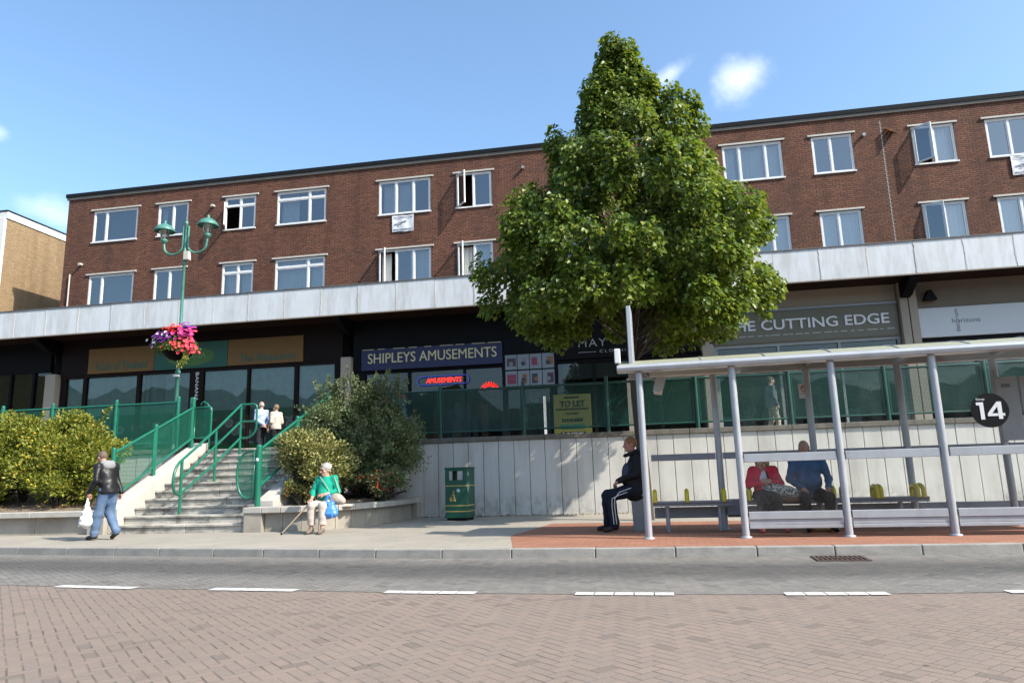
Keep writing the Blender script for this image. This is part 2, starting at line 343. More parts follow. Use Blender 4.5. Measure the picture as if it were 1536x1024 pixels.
def cloud(d, w, h, tilt, dens, soft=.55):
    global col
    d = Vector(d).normalized(); r = d.cross(Vector((0, 0, 1))).normalized(); u = r.cross(d)
    a, b = r*math.cos(tilt)+u*math.sin(tilt), u*math.cos(tilt)-r*math.sin(tilt)
    def dot(x):
        n = wm.n('VectorMath', operation='DOT_PRODUCT'); wm.l(vec, n.inputs[0]); n.inputs[1].default_value = x; return wm.e(n.outputs['Value'])
    X, Y = dot(a)/w, dot(b)/h
    R = (X*X+Y*Y).op('SQRT')+(wm.e(nz.outputs['Fac'])-.5)*1.1+(wm.e(nz2.outputs['Fac'])-.5)*1.2
    mr = wm.n('MapRange', interpolation_type='SMOOTHSTEP'); wm.l(R, mr.inputs[0]); mr.inputs[1].default_value = 1.05; mr.inputs[2].default_value = 1.05-soft; mr.inputs[3].default_value = 0; mr.inputs[4].default_value = dens
    front = dot(d).op('GREATER_THAN', .5)
    col = wm.mix(wm.e(mr.outputs[0])*front, col, (9.6, 9.7, 9.9))
cloud((.299, .822, .484), .054, .038, .2, .55, 1.2)
cloud((.215, .837, .503), .05, .015, .5, .33, 1.)
cloud((-.575, .727, .394), .022, .014, -.1, .3, .9)
cloud((-.53, .779, .315), .06, .02, -.25, .25, 1.)
bg = wm.n('Background'); wm.l(col, bg.inputs[0]); bg.inputs[1].default_value = .124; wm.l(bg.outputs[0], wm.out.inputs[0])
SC.view_settings.view_transform = 'Standard'; SC.view_settings.look = 'None'; SC.view_settings.exposure = .75; SC.view_settings.gamma = 1
# ------------------------------------------------------------------ ground
def spline(pts, step=.3):
    P = [Vector(p) for p in pts]; P = [P[0]*2-P[1]]+P+[P[-1]*2-P[-2]]; out = []
    for i in range(1, len(P)-2):
        n = max(2, int((P[i+1]-P[i]).length/step))
        for k in range(n):
            t = k/n; a, b, c, d = P[i-1], P[i], P[i+1], P[i+2]
            out.append(.5*((2*b)+(c-a)*t+(2*a-5*b+4*c-d)*t*t+(3*b-a-3*c+d)*t**3))
    return out+[P[-2]]
KERB = spline([(-40, 25), (-20, 17), (-9.22, 13.0), (-3.5, 11.02), (-1.6, 10.42), (-.1, 10.04), (3.63, 9.29), (6.1, 8.87), (12, 7.95), (40, 4)])
LANE = spline([(-40, 19.5), (-20, 13.4), (-9, 9.75), (-5.37, 8.58), (-4.28, 8.23), (-2.8, 7.84), (-.9, 7.31), (1, 6.88), (2.8, 6.56), (4.3, 6.4), (9, 5.9), (40, 3)])
def sheet(name, poly, z, mat, kind='structure', loc=(0, 0, 0), rot=0):
    o = MB().add([(p[0], p[1], z) for p in poly], [tuple(range(len(poly)))]).build(name, mat, None, loc, rot); return tag(o, kind=kind)
M_road = herringbone('road_blocks', (.238, .182, .148), (.222, .173, .143), (.198, .163, .14), (.05, .041, .035), rad(-36), size=.085)
M_lane = herringbone('lane_blocks', (.21, .192, .172), (.185, .17, .153), (.145, .137, .126), (.03, .027, .024), rad(-41), size=.085, uvdark=True)
MB().quad((-500, -500, 0), (500, -500, 0), (500, 500, 0), (-500, 500, 0)).build('road', M_road)['kind'] = 'structure'
def lerpcurve(c, t):
    i = min(int(t*(len(c)-1)), len(c)-2); return c[i].lerp(c[i+1], t*(len(c)-1)-i)
def atx(c, x):
    for i in range(len(c)-1):
        if c[i].x <= x <= c[i+1].x: return c[i].lerp(c[i+1], (x-c[i].x)/max(1e-9, c[i+1].x-c[i].x))
    return c[-1]
xs = np.linspace(-39, 39, 160); lv = []; lf = []; uv = []
for x in xs:
    a, b = atx(LANE, x), atx(KERB, x+.2*(atx(KERB, x).y-atx(LANE, x).y)*0)
    for k in range(5): p = a.lerp(b, k/4); lv.append((p.x, p.y, .004)); uv.append(k/4)
for i in range(len(xs)-1):
    for k in range(4): lf.append((i*5+k, (i+1)*5+k, (i+1)*5+k+1, i*5+k+1))
lane = bake('bus_lane', lv, lf, M_lane, smooth=False); lane['kind'] = 'structure'
ul = lane.data.uv_layers.new(name='UVMap')
for lp in lane.data.loops: ul.data[lp.index].uv = (0, uv[lp.vertex_index])
# pavement: a slab behind the kerb
inner = [Vector((p.x, p.y)) for p in KERB]
def off(c, d):
    o = []
    for i, p in enumerate(c):
        t = (c[min(i+1, len(c)-1)]-c[max(i-1, 0)]).normalized(); o.append(p+Vector((-t.y, t.x))*d)
    return o
inn = off(inner, .14)
pv = []; pf = []
for p in inn: pv += [(p.x, p.y, PAV), (p.x, p.y+28, PAV)]
for i in range(len(inn)-1): pf.append((2*i, 2*i+2, 2*i+3, 2*i+1))
bake('pavement', pv, pf, M_pave, smooth=False)['kind'] = 'structure'
# kerb stones with narrow joints
kb = MB(); acc = 0; start = 0
i = 0
while i < len(inner)-4:
    j = i; L = 0
    while j < len(inner)-1 and L < .86: L += (inner[j+1]-inner[j]).length; j += 1
    a, b = inner[i], inner[j]; t = (b-a).normalized(); n = Vector((-t.y, t.x)); a2 = a+t*.005; b2 = b-t*.005; dz = random.uniform(-.003, .003)
    f = lambda p, d, z: (p.x+n.x*d, p.y+n.y*d, z)
    kb.hexa([f(a2, 0, -.1), f(b2, 0, -.1), f(b2, .15, -.1), f(a2, .15, -.1), f(a2, .012, PAV+.006+dz), f(b2, .012, PAV+.006+dz), f(b2, .15, PAV+.004+dz), f(a2, .15, PAV+.004+dz)])
    i = j
k = kb.build('kerb', M_kerb, bevel=.012); k['kind'] = 'structure'
rp = [p for p in inn if p.x > -.3 and p.x < 22]
back = [(S(a, 3.55, 0).x, S(a, 3.55, 0).y) for a in (18, 8, 4, 0, -2.05)]
red = sheet('brick_paving', [(p.x, p.y) for p in rp]+back+[(-.12, 12.2)], PAV+.004, M_redpave)
# dashed lane line
for x0, x1 in ((-9.6, -8.5), (-7.45, -6.4), (-5.37, -4.28), (-3.33, -2.32), (-1.35, -.42), (.52, 1.42), (2.36, 3.23), (4.2, 5.1), (6.1, 7.0)):
    mb = MB(); n = 5
    for q in range(n):
        p, r = atx(LANE, x0+(x1-x0)*q/n), atx(LANE, x0+(x1-x0)*(q+1)/n); t = (r-p).normalized(); nn = Vector((-t.y, t.x)); g = t*.006
        P, R = p+g, r-g
        mb.add([(w.x, w.y, .009) for w in (P-nn*.075, R-nn*.075, R+nn*.075, P+nn*.075)], [(0, 1, 2, 3)])
    mb.build('road_marking', M_paint)['kind'] = 'structure'
# ------------------------------------------------------------------ terrace and its walls
def lf3(mb, name, mat, parent=None, **kw): return mb.build(name, mat, parent, **kw)
ST_N, ST_R = 11, (TER-PAV)/11
sy0, sy1 = -11.6, -7.6
def sL(y): t = (y-sy0)/(sy1-sy0); return -6.82-.5*t
def sR(y): t = (y-sy0)/(sy1-sy0); return -3.74+.0*t
tp = [(-40, -7.3), (-7.9, -7.3), (-7.9, -7.62), (-3.2, -7.62), (-3.2, -7.3), (40, -7.3), (40, 14), (-40, 14)]
sheet('terrace', tp, TER, M_terrace, loc=ORI, rot=YAW)
def ribbed(s0, s1, label):
    w = thing('retaining_wall', label, 'wall', G(s0, -7.5, 0), YAW); L = s1-s0; mb = MB(); gp = MB()
    n = round(L/.4); pw = L/n
    for i in range(n):
        d = random.uniform(0, .006); mb.box(i*pw+.006, (i+1)*pw-.006, d, .16, PAV-.05, 1.99)
    mb.build('panel', M_conc, w, bevel=.008); gp.box(0, L, .04, .2, PAV-.05, 1.98).build('backing', M_concgap, w)
    cp = MB(); x = 0
    while x < L-.01:
        x2 = min(L, x+1.2); cp.box(x+.004, x2-.004, -.05, .3, 1.992, 2.115+random.uniform(-.004, .006)); x = x2
    cp.build('coping', M_coping, w, bevel=.012); return w
ribbed(-1.55, 17.65, 'long pale concrete panel wall with dark coping behind the bus shelter')
ribbed(-3.25, -1.55, 'short run of pale panel wall behind the berry shrub beside the steps')
ribbed(-24.4, -7.95, 'panel wall behind the yellow flowered shrubs and bed')
# ------------------------------------------------------------------ steps
st = thing('staircase', 'pale weathered stone steps rising from pavement to shop terrace', 'steps', G(0, 0, 0), YAW)
mb = MB(); run = (sy1-sy0)/10
for i in range(ST_N):
    y = sy0+i*run; z0 = PAV+i*ST_R; z1 = z0+ST_R; yb = y+run+.02 if i < 10 else y+.5; a, b = sL(y)-.02, sR(y)+.02; x = a-random.uniform(0, .5)
    while x < b:
        x2 = x+random.uniform(.62, .8); p, q = max(a, x)+.003, min(b, x2)-.003
        if q-p > .05:
            d = random.uniform(-.006, .006); mb.box(p, q, y+d, yb+.3, z0-.25 if i else z0-.1, z1-.052)
            mb.box(p, q, y-.032+d, yb, z1-.05, z1+random.uniform(-.003, .003))
        x = x2
mb.build('step', M_stone, st, bevel=.01)
def flank(sa, sb, h0, ya, yb, lift):
    sw = MB()
    za = PAV+h0+lift; zb = TER+.2
    sw.hexa([(sa(ya), ya, PAV-.05), (sb(ya), ya, PAV-.05), (sb(yb), yb, PAV-.05), (sa(yb), yb, PAV-.05), (sa(ya), ya, za), (sb(ya), ya, za), (sb(yb), yb, zb), (sa(yb), yb, zb)]); sw.build('side_wall', M_flank, st, bevel=.012)
M_flank = std('pale_flank_wall', (.6, .57, .52), .85, .12, 2, bump=.3, stain=((.3, .28, .25), 2, (1, 1, 1), .4))
flank(lambda y: sL(y)-.5, lambda y: sL(y)-.022, .36, sy0+.15, sy1+.1, .16)
flank(lambda y: sR(y)+.024, lambda y: sR(y)+.42, .52, sy0+.35, sy1+.1, .1)
# ------------------------------------------------------------------ seat walls and planting beds
def seatwall(name, label, path, endblock):
    w = thing(name, label, 'seat wall'); P = [Vector(p) for p in path]; n = len(P); cp = MB(); bs = MB()
    nor = []
    for i in range(n):
        t = (P[min(i+1, n-1)]-P[max(i-1, 0)]).normalized(); nor.append(Vector((-t.y, t.x)))
    g = lambda q, z: G(q.x, q.y, z)
    for i in range(n-1):
        e = (P[i+1]-P[i]).normalized()*.004
        A, B = P[i]+e, P[i+1]-e
        for mbx, d0, d1, z0, z1 in ((cp, -.02, .42, .5, .62), (bs, .13, .36, PAV-.05, .498)):
            q = [A+nor[i]*d0, B+nor[i+1]*d0, B+nor[i+1]*d1, A+nor[i]*d1]; mbx.hexa([g(k, z0) for k in q]+[g(k, z1) for k in q])
    for s, y in endblock:
        q = [Vector((s-.2, y+.0)), Vector((s+.2, y+.0)), Vector((s+.2, y+.38)), Vector((s-.2, y+.38))]; bs.hexa([g(k, PAV-.05) for k in q]+[g(k, .497) for k in q])
    cp.build('seat_slab', M_seat, w, bevel=.012); bs.build('base', M_seatbase, w, bevel=.008); return w
seatwall('seat_wall', 'straight concrete seat wall edging the bed of yellow flowered shrubs', [(-19-.02+1.45*i, -11.62) for i in range(8)]+[(-7.02, -11.62)], [(-7.25, -11.62)])
arc = spline([(-3.74, -11.72, 0), (-2.9, -11.72, 0), (-2.15, -11.5, 0), (-1.62, -10.9, 0), (-1.32, -10, 0), (-1.22, -9, 0), (-1.25, -7.56, 0)], .42)
seatwall('seat_wall', 'curved concrete seat wall around the berry and variegated shrubs', [(p.x, p.y) for p in arc], [(-3.52, -11.72), (-1.42, -7.95+.1)])
sb = MB(); n = 14
def bed(name, x0, x1, y0, y1, z0, z1):
    v = []; f = []
    for i in range(n+1):
        for j in range(n+1):
            v.append(G(x0+(x1-x0)*i/n, y0+(y1-y0)*j/n, z0+(z1-z0)*j/n+random.uniform(-.05, .05)*(0 < j < n)))
    for i in range(n):
        for j in range(n): f.append((i*(n+1)+j, (i+1)*(n+1)+j, (i+1)*(n+1)+j+1, i*(n+1)+j+1))
    bake(name, v, f, M_soil)['kind'] = 'structure'
bed('soil', -19, -7.35, -11.3, -7.4, .585, 1.25)
bed('soil', -3.3, -1.62, -11.2, -7.35, .57, .8)
# ------------------------------------------------------------------ railings
def post(mb, p, z0, z1, r=.05):
    mb.tube([(p[0], p[1], z0), (p[0], p[1], z1-.03)], r, 12); mb.ball((p[0], p[1], z1-.035), (r*1.05, r*1.05, .045), 10)
def railing(label, s0, s1, posts, mp, mw, ztop, zbot, y=-7.38, base=2.11, panel=True):
    r = thing('mesh_railing', label, 'railing', G(s0, y, 0), YAW)
    for s in posts: mb = MB(); post(mb, (s-s0, 0), base, ztop+.13); mb.build('post', mp, r)
    ps = sorted(set([s0]+list(posts)+[s1]))
    for a, b in zip(ps[:-1], ps[1:]):
        if b-a < .1: continue
        a, b = a-s0+.055, b-s0-.055; mb = MB()
        mb.tube([(a, 0, ztop-.03), (b, 0, ztop-.03)], .028, 8); mb.tube([(a, 0, zbot), (b, 0, zbot)], .024, 8)
        for q in (a+.02, b-.02): mb.box(q-.012, q+.012, -.012, .012, zbot, ztop-.03)
        ro = mb.build('rail', mp, r); MB().net([(a, 0, zbot), (b, 0, zbot), (b, 0, ztop-.03), (a, 0, ztop-.03)], .03, .0085).build('mesh_panel', mw, ro)
    return r
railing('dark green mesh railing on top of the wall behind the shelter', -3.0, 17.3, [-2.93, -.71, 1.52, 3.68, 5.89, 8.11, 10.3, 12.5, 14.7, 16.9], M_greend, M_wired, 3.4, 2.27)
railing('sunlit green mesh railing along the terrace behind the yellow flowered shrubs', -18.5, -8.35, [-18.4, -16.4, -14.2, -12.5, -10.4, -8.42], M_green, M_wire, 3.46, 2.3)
def P3(s, y, z): return G(s, y, z)
# left stair railing: raking mesh panels and a level panel with rounded end
r = thing('stair_railing', 'green mesh railing climbing the steps past the lamp post', 'railing')
pl = lambda y: sL(y)-.33
zt = lambda y: 1.86+(y+11.3)*(3.2-1.86)/(3.45)
zb_ = lambda y: .86+(y+11.3)*(2.36-.86)/(3.45)
ys = [-11.3, -9.65, -7.85]
for y in ys:
    mb = MB(); post(mb, P3(pl(y), y, 0), PAV+.1+(y-sy0)*.43, zt(y)+(.12 if y < -8 else .28)); mb.build('post', M_green, r)
mb = MB(); post(mb, P3(pl(-7.85)-.16, -7.7, 0), TER, 3.5); mb.build('post', M_green, r)
for ya, yb in zip(ys[:-1], ys[1:]):
    ya += .06; yb -= .06; mb = MB(); q = [P3(pl(ya), ya, zb_(ya)), P3(pl(yb), yb, zb_(yb)), P3(pl(yb), yb, zt(yb)), P3(pl(ya), ya, zt(ya))]
    for a, b, w in ((0, 1, .03), (2, 3, .034), (0, 3, .022), (1, 2, .022)): mb.tube([q[a], q[b]], w, 8)
    ro = mb.build('rail', M_green, r); MB().net(q, .03, .0095).build('mesh_panel', M_wire, ro)
s0 = pl(-7.85)+.05; loop = [P3(s0, -7.85, 2.36), P3(s0+.3, -7.85, 2.36)]+[P3(s0+.3+.2*math.sin(t), -7.85, 2.56-.2*math.cos(t)) for t in (.4, .8, 1.2, 1.57)]+[P3(s0+.5, -7.85, 3.08)]+[P3(s0+.42+.08*math.cos(t), -7.85, 3.12+.08*math.sin(t)) for t in (.5, 1., 1.57)]+[P3(s0, -7.85, 3.2)]
MB().tube(loop, .03, 8, closed=True).build('end_loop', M_green, r); MB().net(loop, .03, .0095).build('mesh_panel', M_wire, r)
hoop = [P3(s0, -7.6, 3.3)]+[P3(s0+.3*math.sin(t), -7.6, 3.1+.3*math.cos(t)) for t in (.3, .7, 1.1, 1.5)]+[P3(s0+.3, -7.6, TER)]
MB().tube(hoop, .022, 8).build('hoop', M_green, r)
# central handrail
r = thing('handrail', 'green tubular handrail with three raking bars up the middle of steps', 'handrail')
hs = lambda y: -5.76-.115*(y+10.9); hz = lambda y, h: .76+(y+10.9)*.45+h
top = [(-10.9, .95), (-8.0, 0)]
def H(y, z, ds=0): return G(hs(y)+ds, y, z)
for y, z0, z1 in ((-10.9, .45, 1.67), (-9.35, 1.15, 2.43), (-8.0, 1.75, 3.2)): MB().tube([H(y, z0), H(y, z1)], .034, 10).build('post', M_green, r)
lo0, hi0 = .92, 1.67
A = [H(-8.0, 3.2)]
loopA = [H(-10.9, hi0)]+[H(-10.9-.34*math.sin(t), (hi0+lo0)/2+(hi0-lo0)/2*math.cos(t)-.1*math.sin(t)) for t in (.35, .7, 1.05, 1.4, 1.75, 2.1, 2.45, 2.8)]+[H(-10.9, lo0)]
zl = 2.3
MB().tube([H(-8.0, 3.2), H(-9.35, 2.45)]+loopA+[H(-9.35, 1.62), H(-8.0, zl)], .03, 10).build('rail', M_green, r)
MB().tube([H(-8.0, 2.74), H(-10.86, 1.27)], .027, 8).build('rail', M_green, r)
MB().tube([H(-8.0, 3.2), H(-8.0, 3.2, .36)]+[H(-8.0, 3.1+.1*math.cos(t), .36+.1*math.sin(t)) for t in (.5, 1., 1.57)]+[H(-8.0, 2.6, .46)]+[H(-8.0, 2.6-.3*math.sin(t), .16+.3*math.cos(t)) for t in (.4, .8, 1.2, 1.57)]+[H(-8.0, zl, 0)], .028, 8).build('end_loop', M_green, r)
MB().tube([H(-8.0, 2.74), H(-8.0, 2.74, .46)], .025, 8).build('rail', M_green, r)
# right stair railing
r = thing('stair_railing', 'green mesh railing with rounded foot panel beside the variegated shrub', 'railing')
pr = lambda y: -3.66-.02*(y+11.3)
zt2 = lambda y: 1.8+(y+11.3)*.43; zb2 = lambda y: 1.02+(y+11.3)*.43
mb = MB(); post(mb, P3(pr(-11.3), -11.3, 0), .5, 1.92, .062); mb.build('post', M_green, r)
MB().ball(P3(pr(-11.3)-.0, -11.365, 1.6), (.035, .012, .04), 8).build('sticker', M_letter, r)
for y in (-9.5, -7.7): mb = MB(); post(mb, P3(pr(y), y, 0), .6, zt2(y)+.1); mb.build('post', M_green, r)
for ya, yb in ((-11.24, -9.55), (-9.45, -7.75)):
    mb = MB(); q = [P3(pr(ya), ya, zb2(ya)), P3(pr(yb), yb, zb2(yb)), P3(pr(yb), yb, zt2(yb)), P3(pr(ya), ya, zt2(ya))]
    for a, b, w in ((0, 1, .03), (2, 3, .034), (0, 3, .022), (1, 2, .022)): mb.tube([q[a], q[b]], w, 8)
    ro = mb.build('rail', M_green, r); MB().net(q, .03, .0095).build('mesh_panel', M_wire, ro)
c0 = pr(-11.3)-.09; foot = [P3(c0, -11.32, .8), P3(c0, -11.32, 1.8)]+[P3(c0-.1-.3*math.sin(t)**.8, -11.32, 1.29+.5*math.cos(t)) for t in np.linspace(.15, 3.0, 10)]
MB().tube(foot, .026, 8, closed=True).build('end_loop', M_green, r); MB().net(foot, .028, .012).build('mesh_panel', M_wire, r)
# ------------------------------------------------------------------ the brick block
B = thing('brick_building', 'long russet brick block of flats over shops with white fascia', 'building', ORI, YAW)
X0, X1, ZB, ZT = -19.5, 26., 6.9, 13.55
WUP, WLO = (11.42, 12.86), (8.5, 9.97)
wins = [('a', -18.2, -16.06), ('b', -15.1, -13.68), ('c', -12.0, -10.6), ('d', -9.65, -7.5), ('e', -5.25, -3.1), ('f', -2.05, -.63), ('g', 2.0, 3.42), ('h', 4.55, 6.7), ('i', 8.12, 10.22), ('j', 11.26, 12.65), ('k', 14.63, 16.02), ('l', 17.03, 19.2), ('d', 21, 23.1)]
holes = [(a, b, z0, z1) for _, a, b in wins for z0, z1 in (WUP, WLO)]
xs = sorted({X0, X1}|{h[0] for h in holes}|{h[1] for h in holes}); zs = sorted({ZB, ZT, *WUP, *WLO}); mb = MB()
for i in range(len(xs)-1):
    for j in range(len(zs)-1):
        cx, cz = (xs[i]+xs[i+1])/2, (zs[j]+zs[j+1])/2
        if not any(h[0] < cx < h[1] and h[2] < cz < h[3] for h in holes):
            mb.quad((xs[i], 0, zs[j]), (xs[i+1], 0, zs[j]), (xs[i+1], 0, zs[j+1]), (xs[i], 0, zs[j+1]))
for a, b, z0, z1 in holes:
    d = .16; mb.quad((a, 0, z0), (a, d, z0), (a, d, z1), (a, 0, z1)); mb.quad((b, d, z0), (b, 0, z0), (b, 0, z1), (b, d, z1)); mb.quad((a, 0, z1), (a, d, z1), (b, d, z1), (b, 0, z1)); mb.quad((a, d, z0), (a, 0, z0), (b, 0, z0), (b, d, z0))
mb.quad((X0, 9, ZB), (X0, 0, ZB), (X0, 0, ZT), (X0, 9, ZT)); mb.quad((X1, 0, ZB), (X1, 9, ZB), (X1, 9, ZT), (X1, 0, ZT)); mb.quad((X1, 9, ZB), (X0, 9, ZB), (X0, 9, ZT), (X1, 9, ZT))
mb.build('wall', M_brick, B)
rf = MB().box(X0-.1, X1+.1, -.1, 9.1, ZT+.04, ZT+.2).build('roof', M_roof, B); MB().box(X0-.06, X1+.06, -.06, 0, ZT-.07, ZT+.038).build('gutter_board', std('pale_eaves_board', (.19, .175, .16), .7, .2, 3), rf)
MB().box(X0+.1, X1-.1, 2.6, 2.7, ZB+.1, ZT).box(X0+.1, X1-.1, .3, 2.6, 10.5, 10.6).build('interior', M_room, B)
for i in range(len(wins)-1):
    rs = MB(); x = (wins[i][2]+wins[i+1][1])/2; rs.box(x-.04, x+.04, .18, 2.58, ZB+.1, 10.49).box(x-.04, x+.04, .18, 2.58, 10.61, ZT-.02); rs.build('partition', M_room, B)
def curtain(par, x0, x1, z0, z1, y=.3, gather=1., skew=0):
    n = max(8, int((x1-x0)/.018)); v = []; f = []
    for i in range(n+1):
        x = x0+(x1-x0)*i/n; yy = y+.025*math.sin(x*46*gather)+.012*math.sin(x*19+1)
        v += [(x+skew, yy, z0), (x, yy, z1)]
    for i in range(n): f.append((2*i, 2*i+2, 2*i+3, 2*i+1))
    bake('curtain', v, f, M_curtain, par)
def window(x0, x1, z0, z1, splits, toplight=None, opened=None, curt=(), blind=False, lintel=True, yo=.05, ang=62):
    fr = MB(); fw = .055; ya, yb = yo-.03, yo+.05
    def member(a, b, c, d, e=0): fr.box(a, b, ya-e, yb, c, d)
    member(x0, x0+fw, z0+fw, z1-fw); member(x1-fw, x1, z0+fw, z1-fw); member(x0, x1, z1-fw, z1); member(x0, x1, z0, z0+fw)
    fr.box(x0-.03, x1+.03, -.05, ya, z0-.02, z0+.035)
    ed = [x0]+[x0+(x1-x0)*s for s in splits]+[x1]
    pn = MB(); wo = None
    for i in range(len(ed)-1):
        a, b = ed[i]+(fw if i == 0 else fw*.55), ed[i+1]-(fw if i == len(ed)-2 else fw*.55)
        if i: member(ed[i]-fw*.55, ed[i]+fw*.55, z0+fw, z1-fw, .004)
        cells = [(z0+fw, z1-fw)]
        if toplight:
            zt = z1-toplight*(z1-z0); member(a, b, zt-.035, zt+.035); cells = [(z0+fw, zt-.035), (zt+.035, z1-fw)]
        for q, (c, d) in enumerate(cells):
            if opened == i and q == 0: wo = (a, b, c, d); continue
            t = .036
            for bx in ((a, a+t, c+t, d-t), (b-t, b, c+t, d-t), (a, b, d-t, d), (a, b, c, c+t)): fr.box(bx[0], bx[1], ya+.012, yb-.02, bx[2], bx[3])
            pn.quad((a+t, yo+.01, c+t), (b-t, yo+.01, c+t), (b-t, yo+.01, d-t), (a+t, yo+.01, d-t))
    w = fr.build('window', M_white, B, bevel=.004); pn.build('pane', M_pane, w)
    if lintel: MB().box(x0-.12, x1+.12, -.055, -.001, z1+.015, z1+.075).build('lintel', M_lintel, w)
    if wo:
        a, b, c, d = wo; cs = MB(); t = .055; wd = b-a
        for bx in ((0, t, t, d-c-t), (wd-t, wd, t, d-c-t), (0, wd, d-c-t, d-c), (0, wd, 0, t)): cs.box(bx[0], bx[1], -.025, .025, bx[2], bx[3])
        cs.quad((t, 0, t), (wd-t, 0, t), (wd-t, 0, d-c-t), (t, 0, d-c-t), 1)
        o = cs.build('casement', [M_white, M_pane], w, (a, ya-.03, c), -rad(ang))
    for a, b, g in curt: curtain(w, x0+.04+(x1-x0-.08)*a, x0+.04+(x1-x0-.08)*b, z0+.04, z1-.06, .3, g)
    if blind:
        bl = MB(); z = z0+.05
        while z < z1-.05: bl.quad((x0+.3*(x1-x0), .22, z), (x1-.05, .22, z), (x1-.05, .26, z+.034), (x0+.3*(x1-x0), .26, z+.034)); z += .04
        bl.build('blind', std('grey_blind', (.3, .3, .29), .7, .1, 3, bump=0), w)
T3 = (.335, .667)
spec = {'a': dict(splits=(.29,)), 'b': dict(splits=(.5,)), 'c': dict(splits=(.5,), toplight=.27), 'd': dict(splits=(.66,), toplight=.24), 'e': dict(splits=T3), 'f': dict(splits=(.48,)), 'g': dict(splits=(.48,)), 'h': dict(splits=T3), 'i': dict(splits=(.28, .72)), 'j': dict(splits=(.45,)), 'k': dict(splits=(.5,)), 'l': dict(splits=(.33, .67))}
cu = {('a', 0): dict(blind=True), ('a', 1): dict(blind=True), ('b', 0): dict(curt=[(.0, .14, 1)]), ('c', 0): dict(opened=0), ('c', 1): dict(curt=[(0, .45, 1.2), (.55, 1, 1.)]), ('d', 0): dict(curt=[(.02, .4, 1.)]), ('d', 1): dict(curt=[(0, .62, 1.), (.68, 1, .9)]),
      ('e', 0): dict(curt=[(.03, .3, 1.), (.34, .58, 1.2)]), ('e', 1): dict(opened=0, curt=[(0, .2, 1.4), (.58, 1, 1.)], ang=52), ('f', 0): dict(opened=0, ang=48), ('f', 1): dict(opened=0, curt=[(.0, 1, 1.)], ang=60), ('h', 0): dict(curt=[(0, 1, 1)]), ('i', 0): dict(curt=[(.0, .2, 1), (.28, .7, 1.), (.74, 1, 1)]), ('i', 1): dict(curt=[(.7, 1, 1.)]),
      ('j', 0): dict(), ('j', 1): dict(curt=[(.02, .42, 1.), (.48, 1, .8)]), ('k', 0): dict(opened=0, ang=46, curt=[(.5, .95, 1)]), ('k', 1): dict(curt=[(.55, 1, 1.)], opened=0, ang=34), ('l', 0): dict(), ('l', 1): dict(curt=[(.0, .3, 1.), (.4, 1, 1)])}
for nme, a, b in wins:
    for lev, (z0, z1) in enumerate((WUP, WLO)):
        dz = -.08 if nme == 'a' and lev == 0 else 0
        window(a, b, z0, z1, **spec[nme], **cu.get((nme, lev), {}))
# canopy
cs0, cs1, CY = -27.0, 26., -2.7
MB().box(cs0, cs1, CY+.06, 0, 6.86, 7.2).build('canopy_slab', M_soffit, B)
fa = MB(); sl_ = MB(); x = -2.18-1.395*18; 
while x < cs1:
    x2 = min(cs1, x+1.395); d = random.uniform(-.006, .006); fa.box(max(cs0, x)+.008, x2-.008, CY+d, CY+.058, 6.835, 7.86)
    n = 9; w = 0
    for q in range(n):
        za, zb2q = 6.85+q*.11, 6.85+(q+1)*.11; dx = random.uniform(-.012, .012); ww = random.uniform(.008, .02)
        sl_.box(x2-ww+dx, x2+ww+dx, CY-.010, CY+.03, za, min(7.85, zb2q))
    x = x2
fo = fa.build('fascia', M_fascia, B, bevel=.006); sl_.build('joint_sealant', M_seal, fo)
MB().box(cs0, cs1, CY-.03, CY+.1, 7.862, 7.9).build('fascia_capping', std('dirty_lead_capping', (.12, .115, .11), .7, .4, 3), fo)
MB().box(cs0, cs1, CY-.012, CY+.08, 6.80, 6.833).build('fascia_drip', std('drip_edge', (.3, .25, .2), .7, .3, 3), fo)
MB().box(cs0, cs1, CY+.1, 0, 7.202, 7.24).build('canopy_roof', M_roof, B)
def beam(s, m): MB().prism([(CY+.12, 6.858), (-1.42, 6.858), (-1.42, 6.3), (-1.9, 6.36), (CY+.12, 6.72)], s-.14, s+.14, 'x').build('canopy_beam', m, B)
for s in (-18.1, -5.85, 13.1): beam(s, M_black)
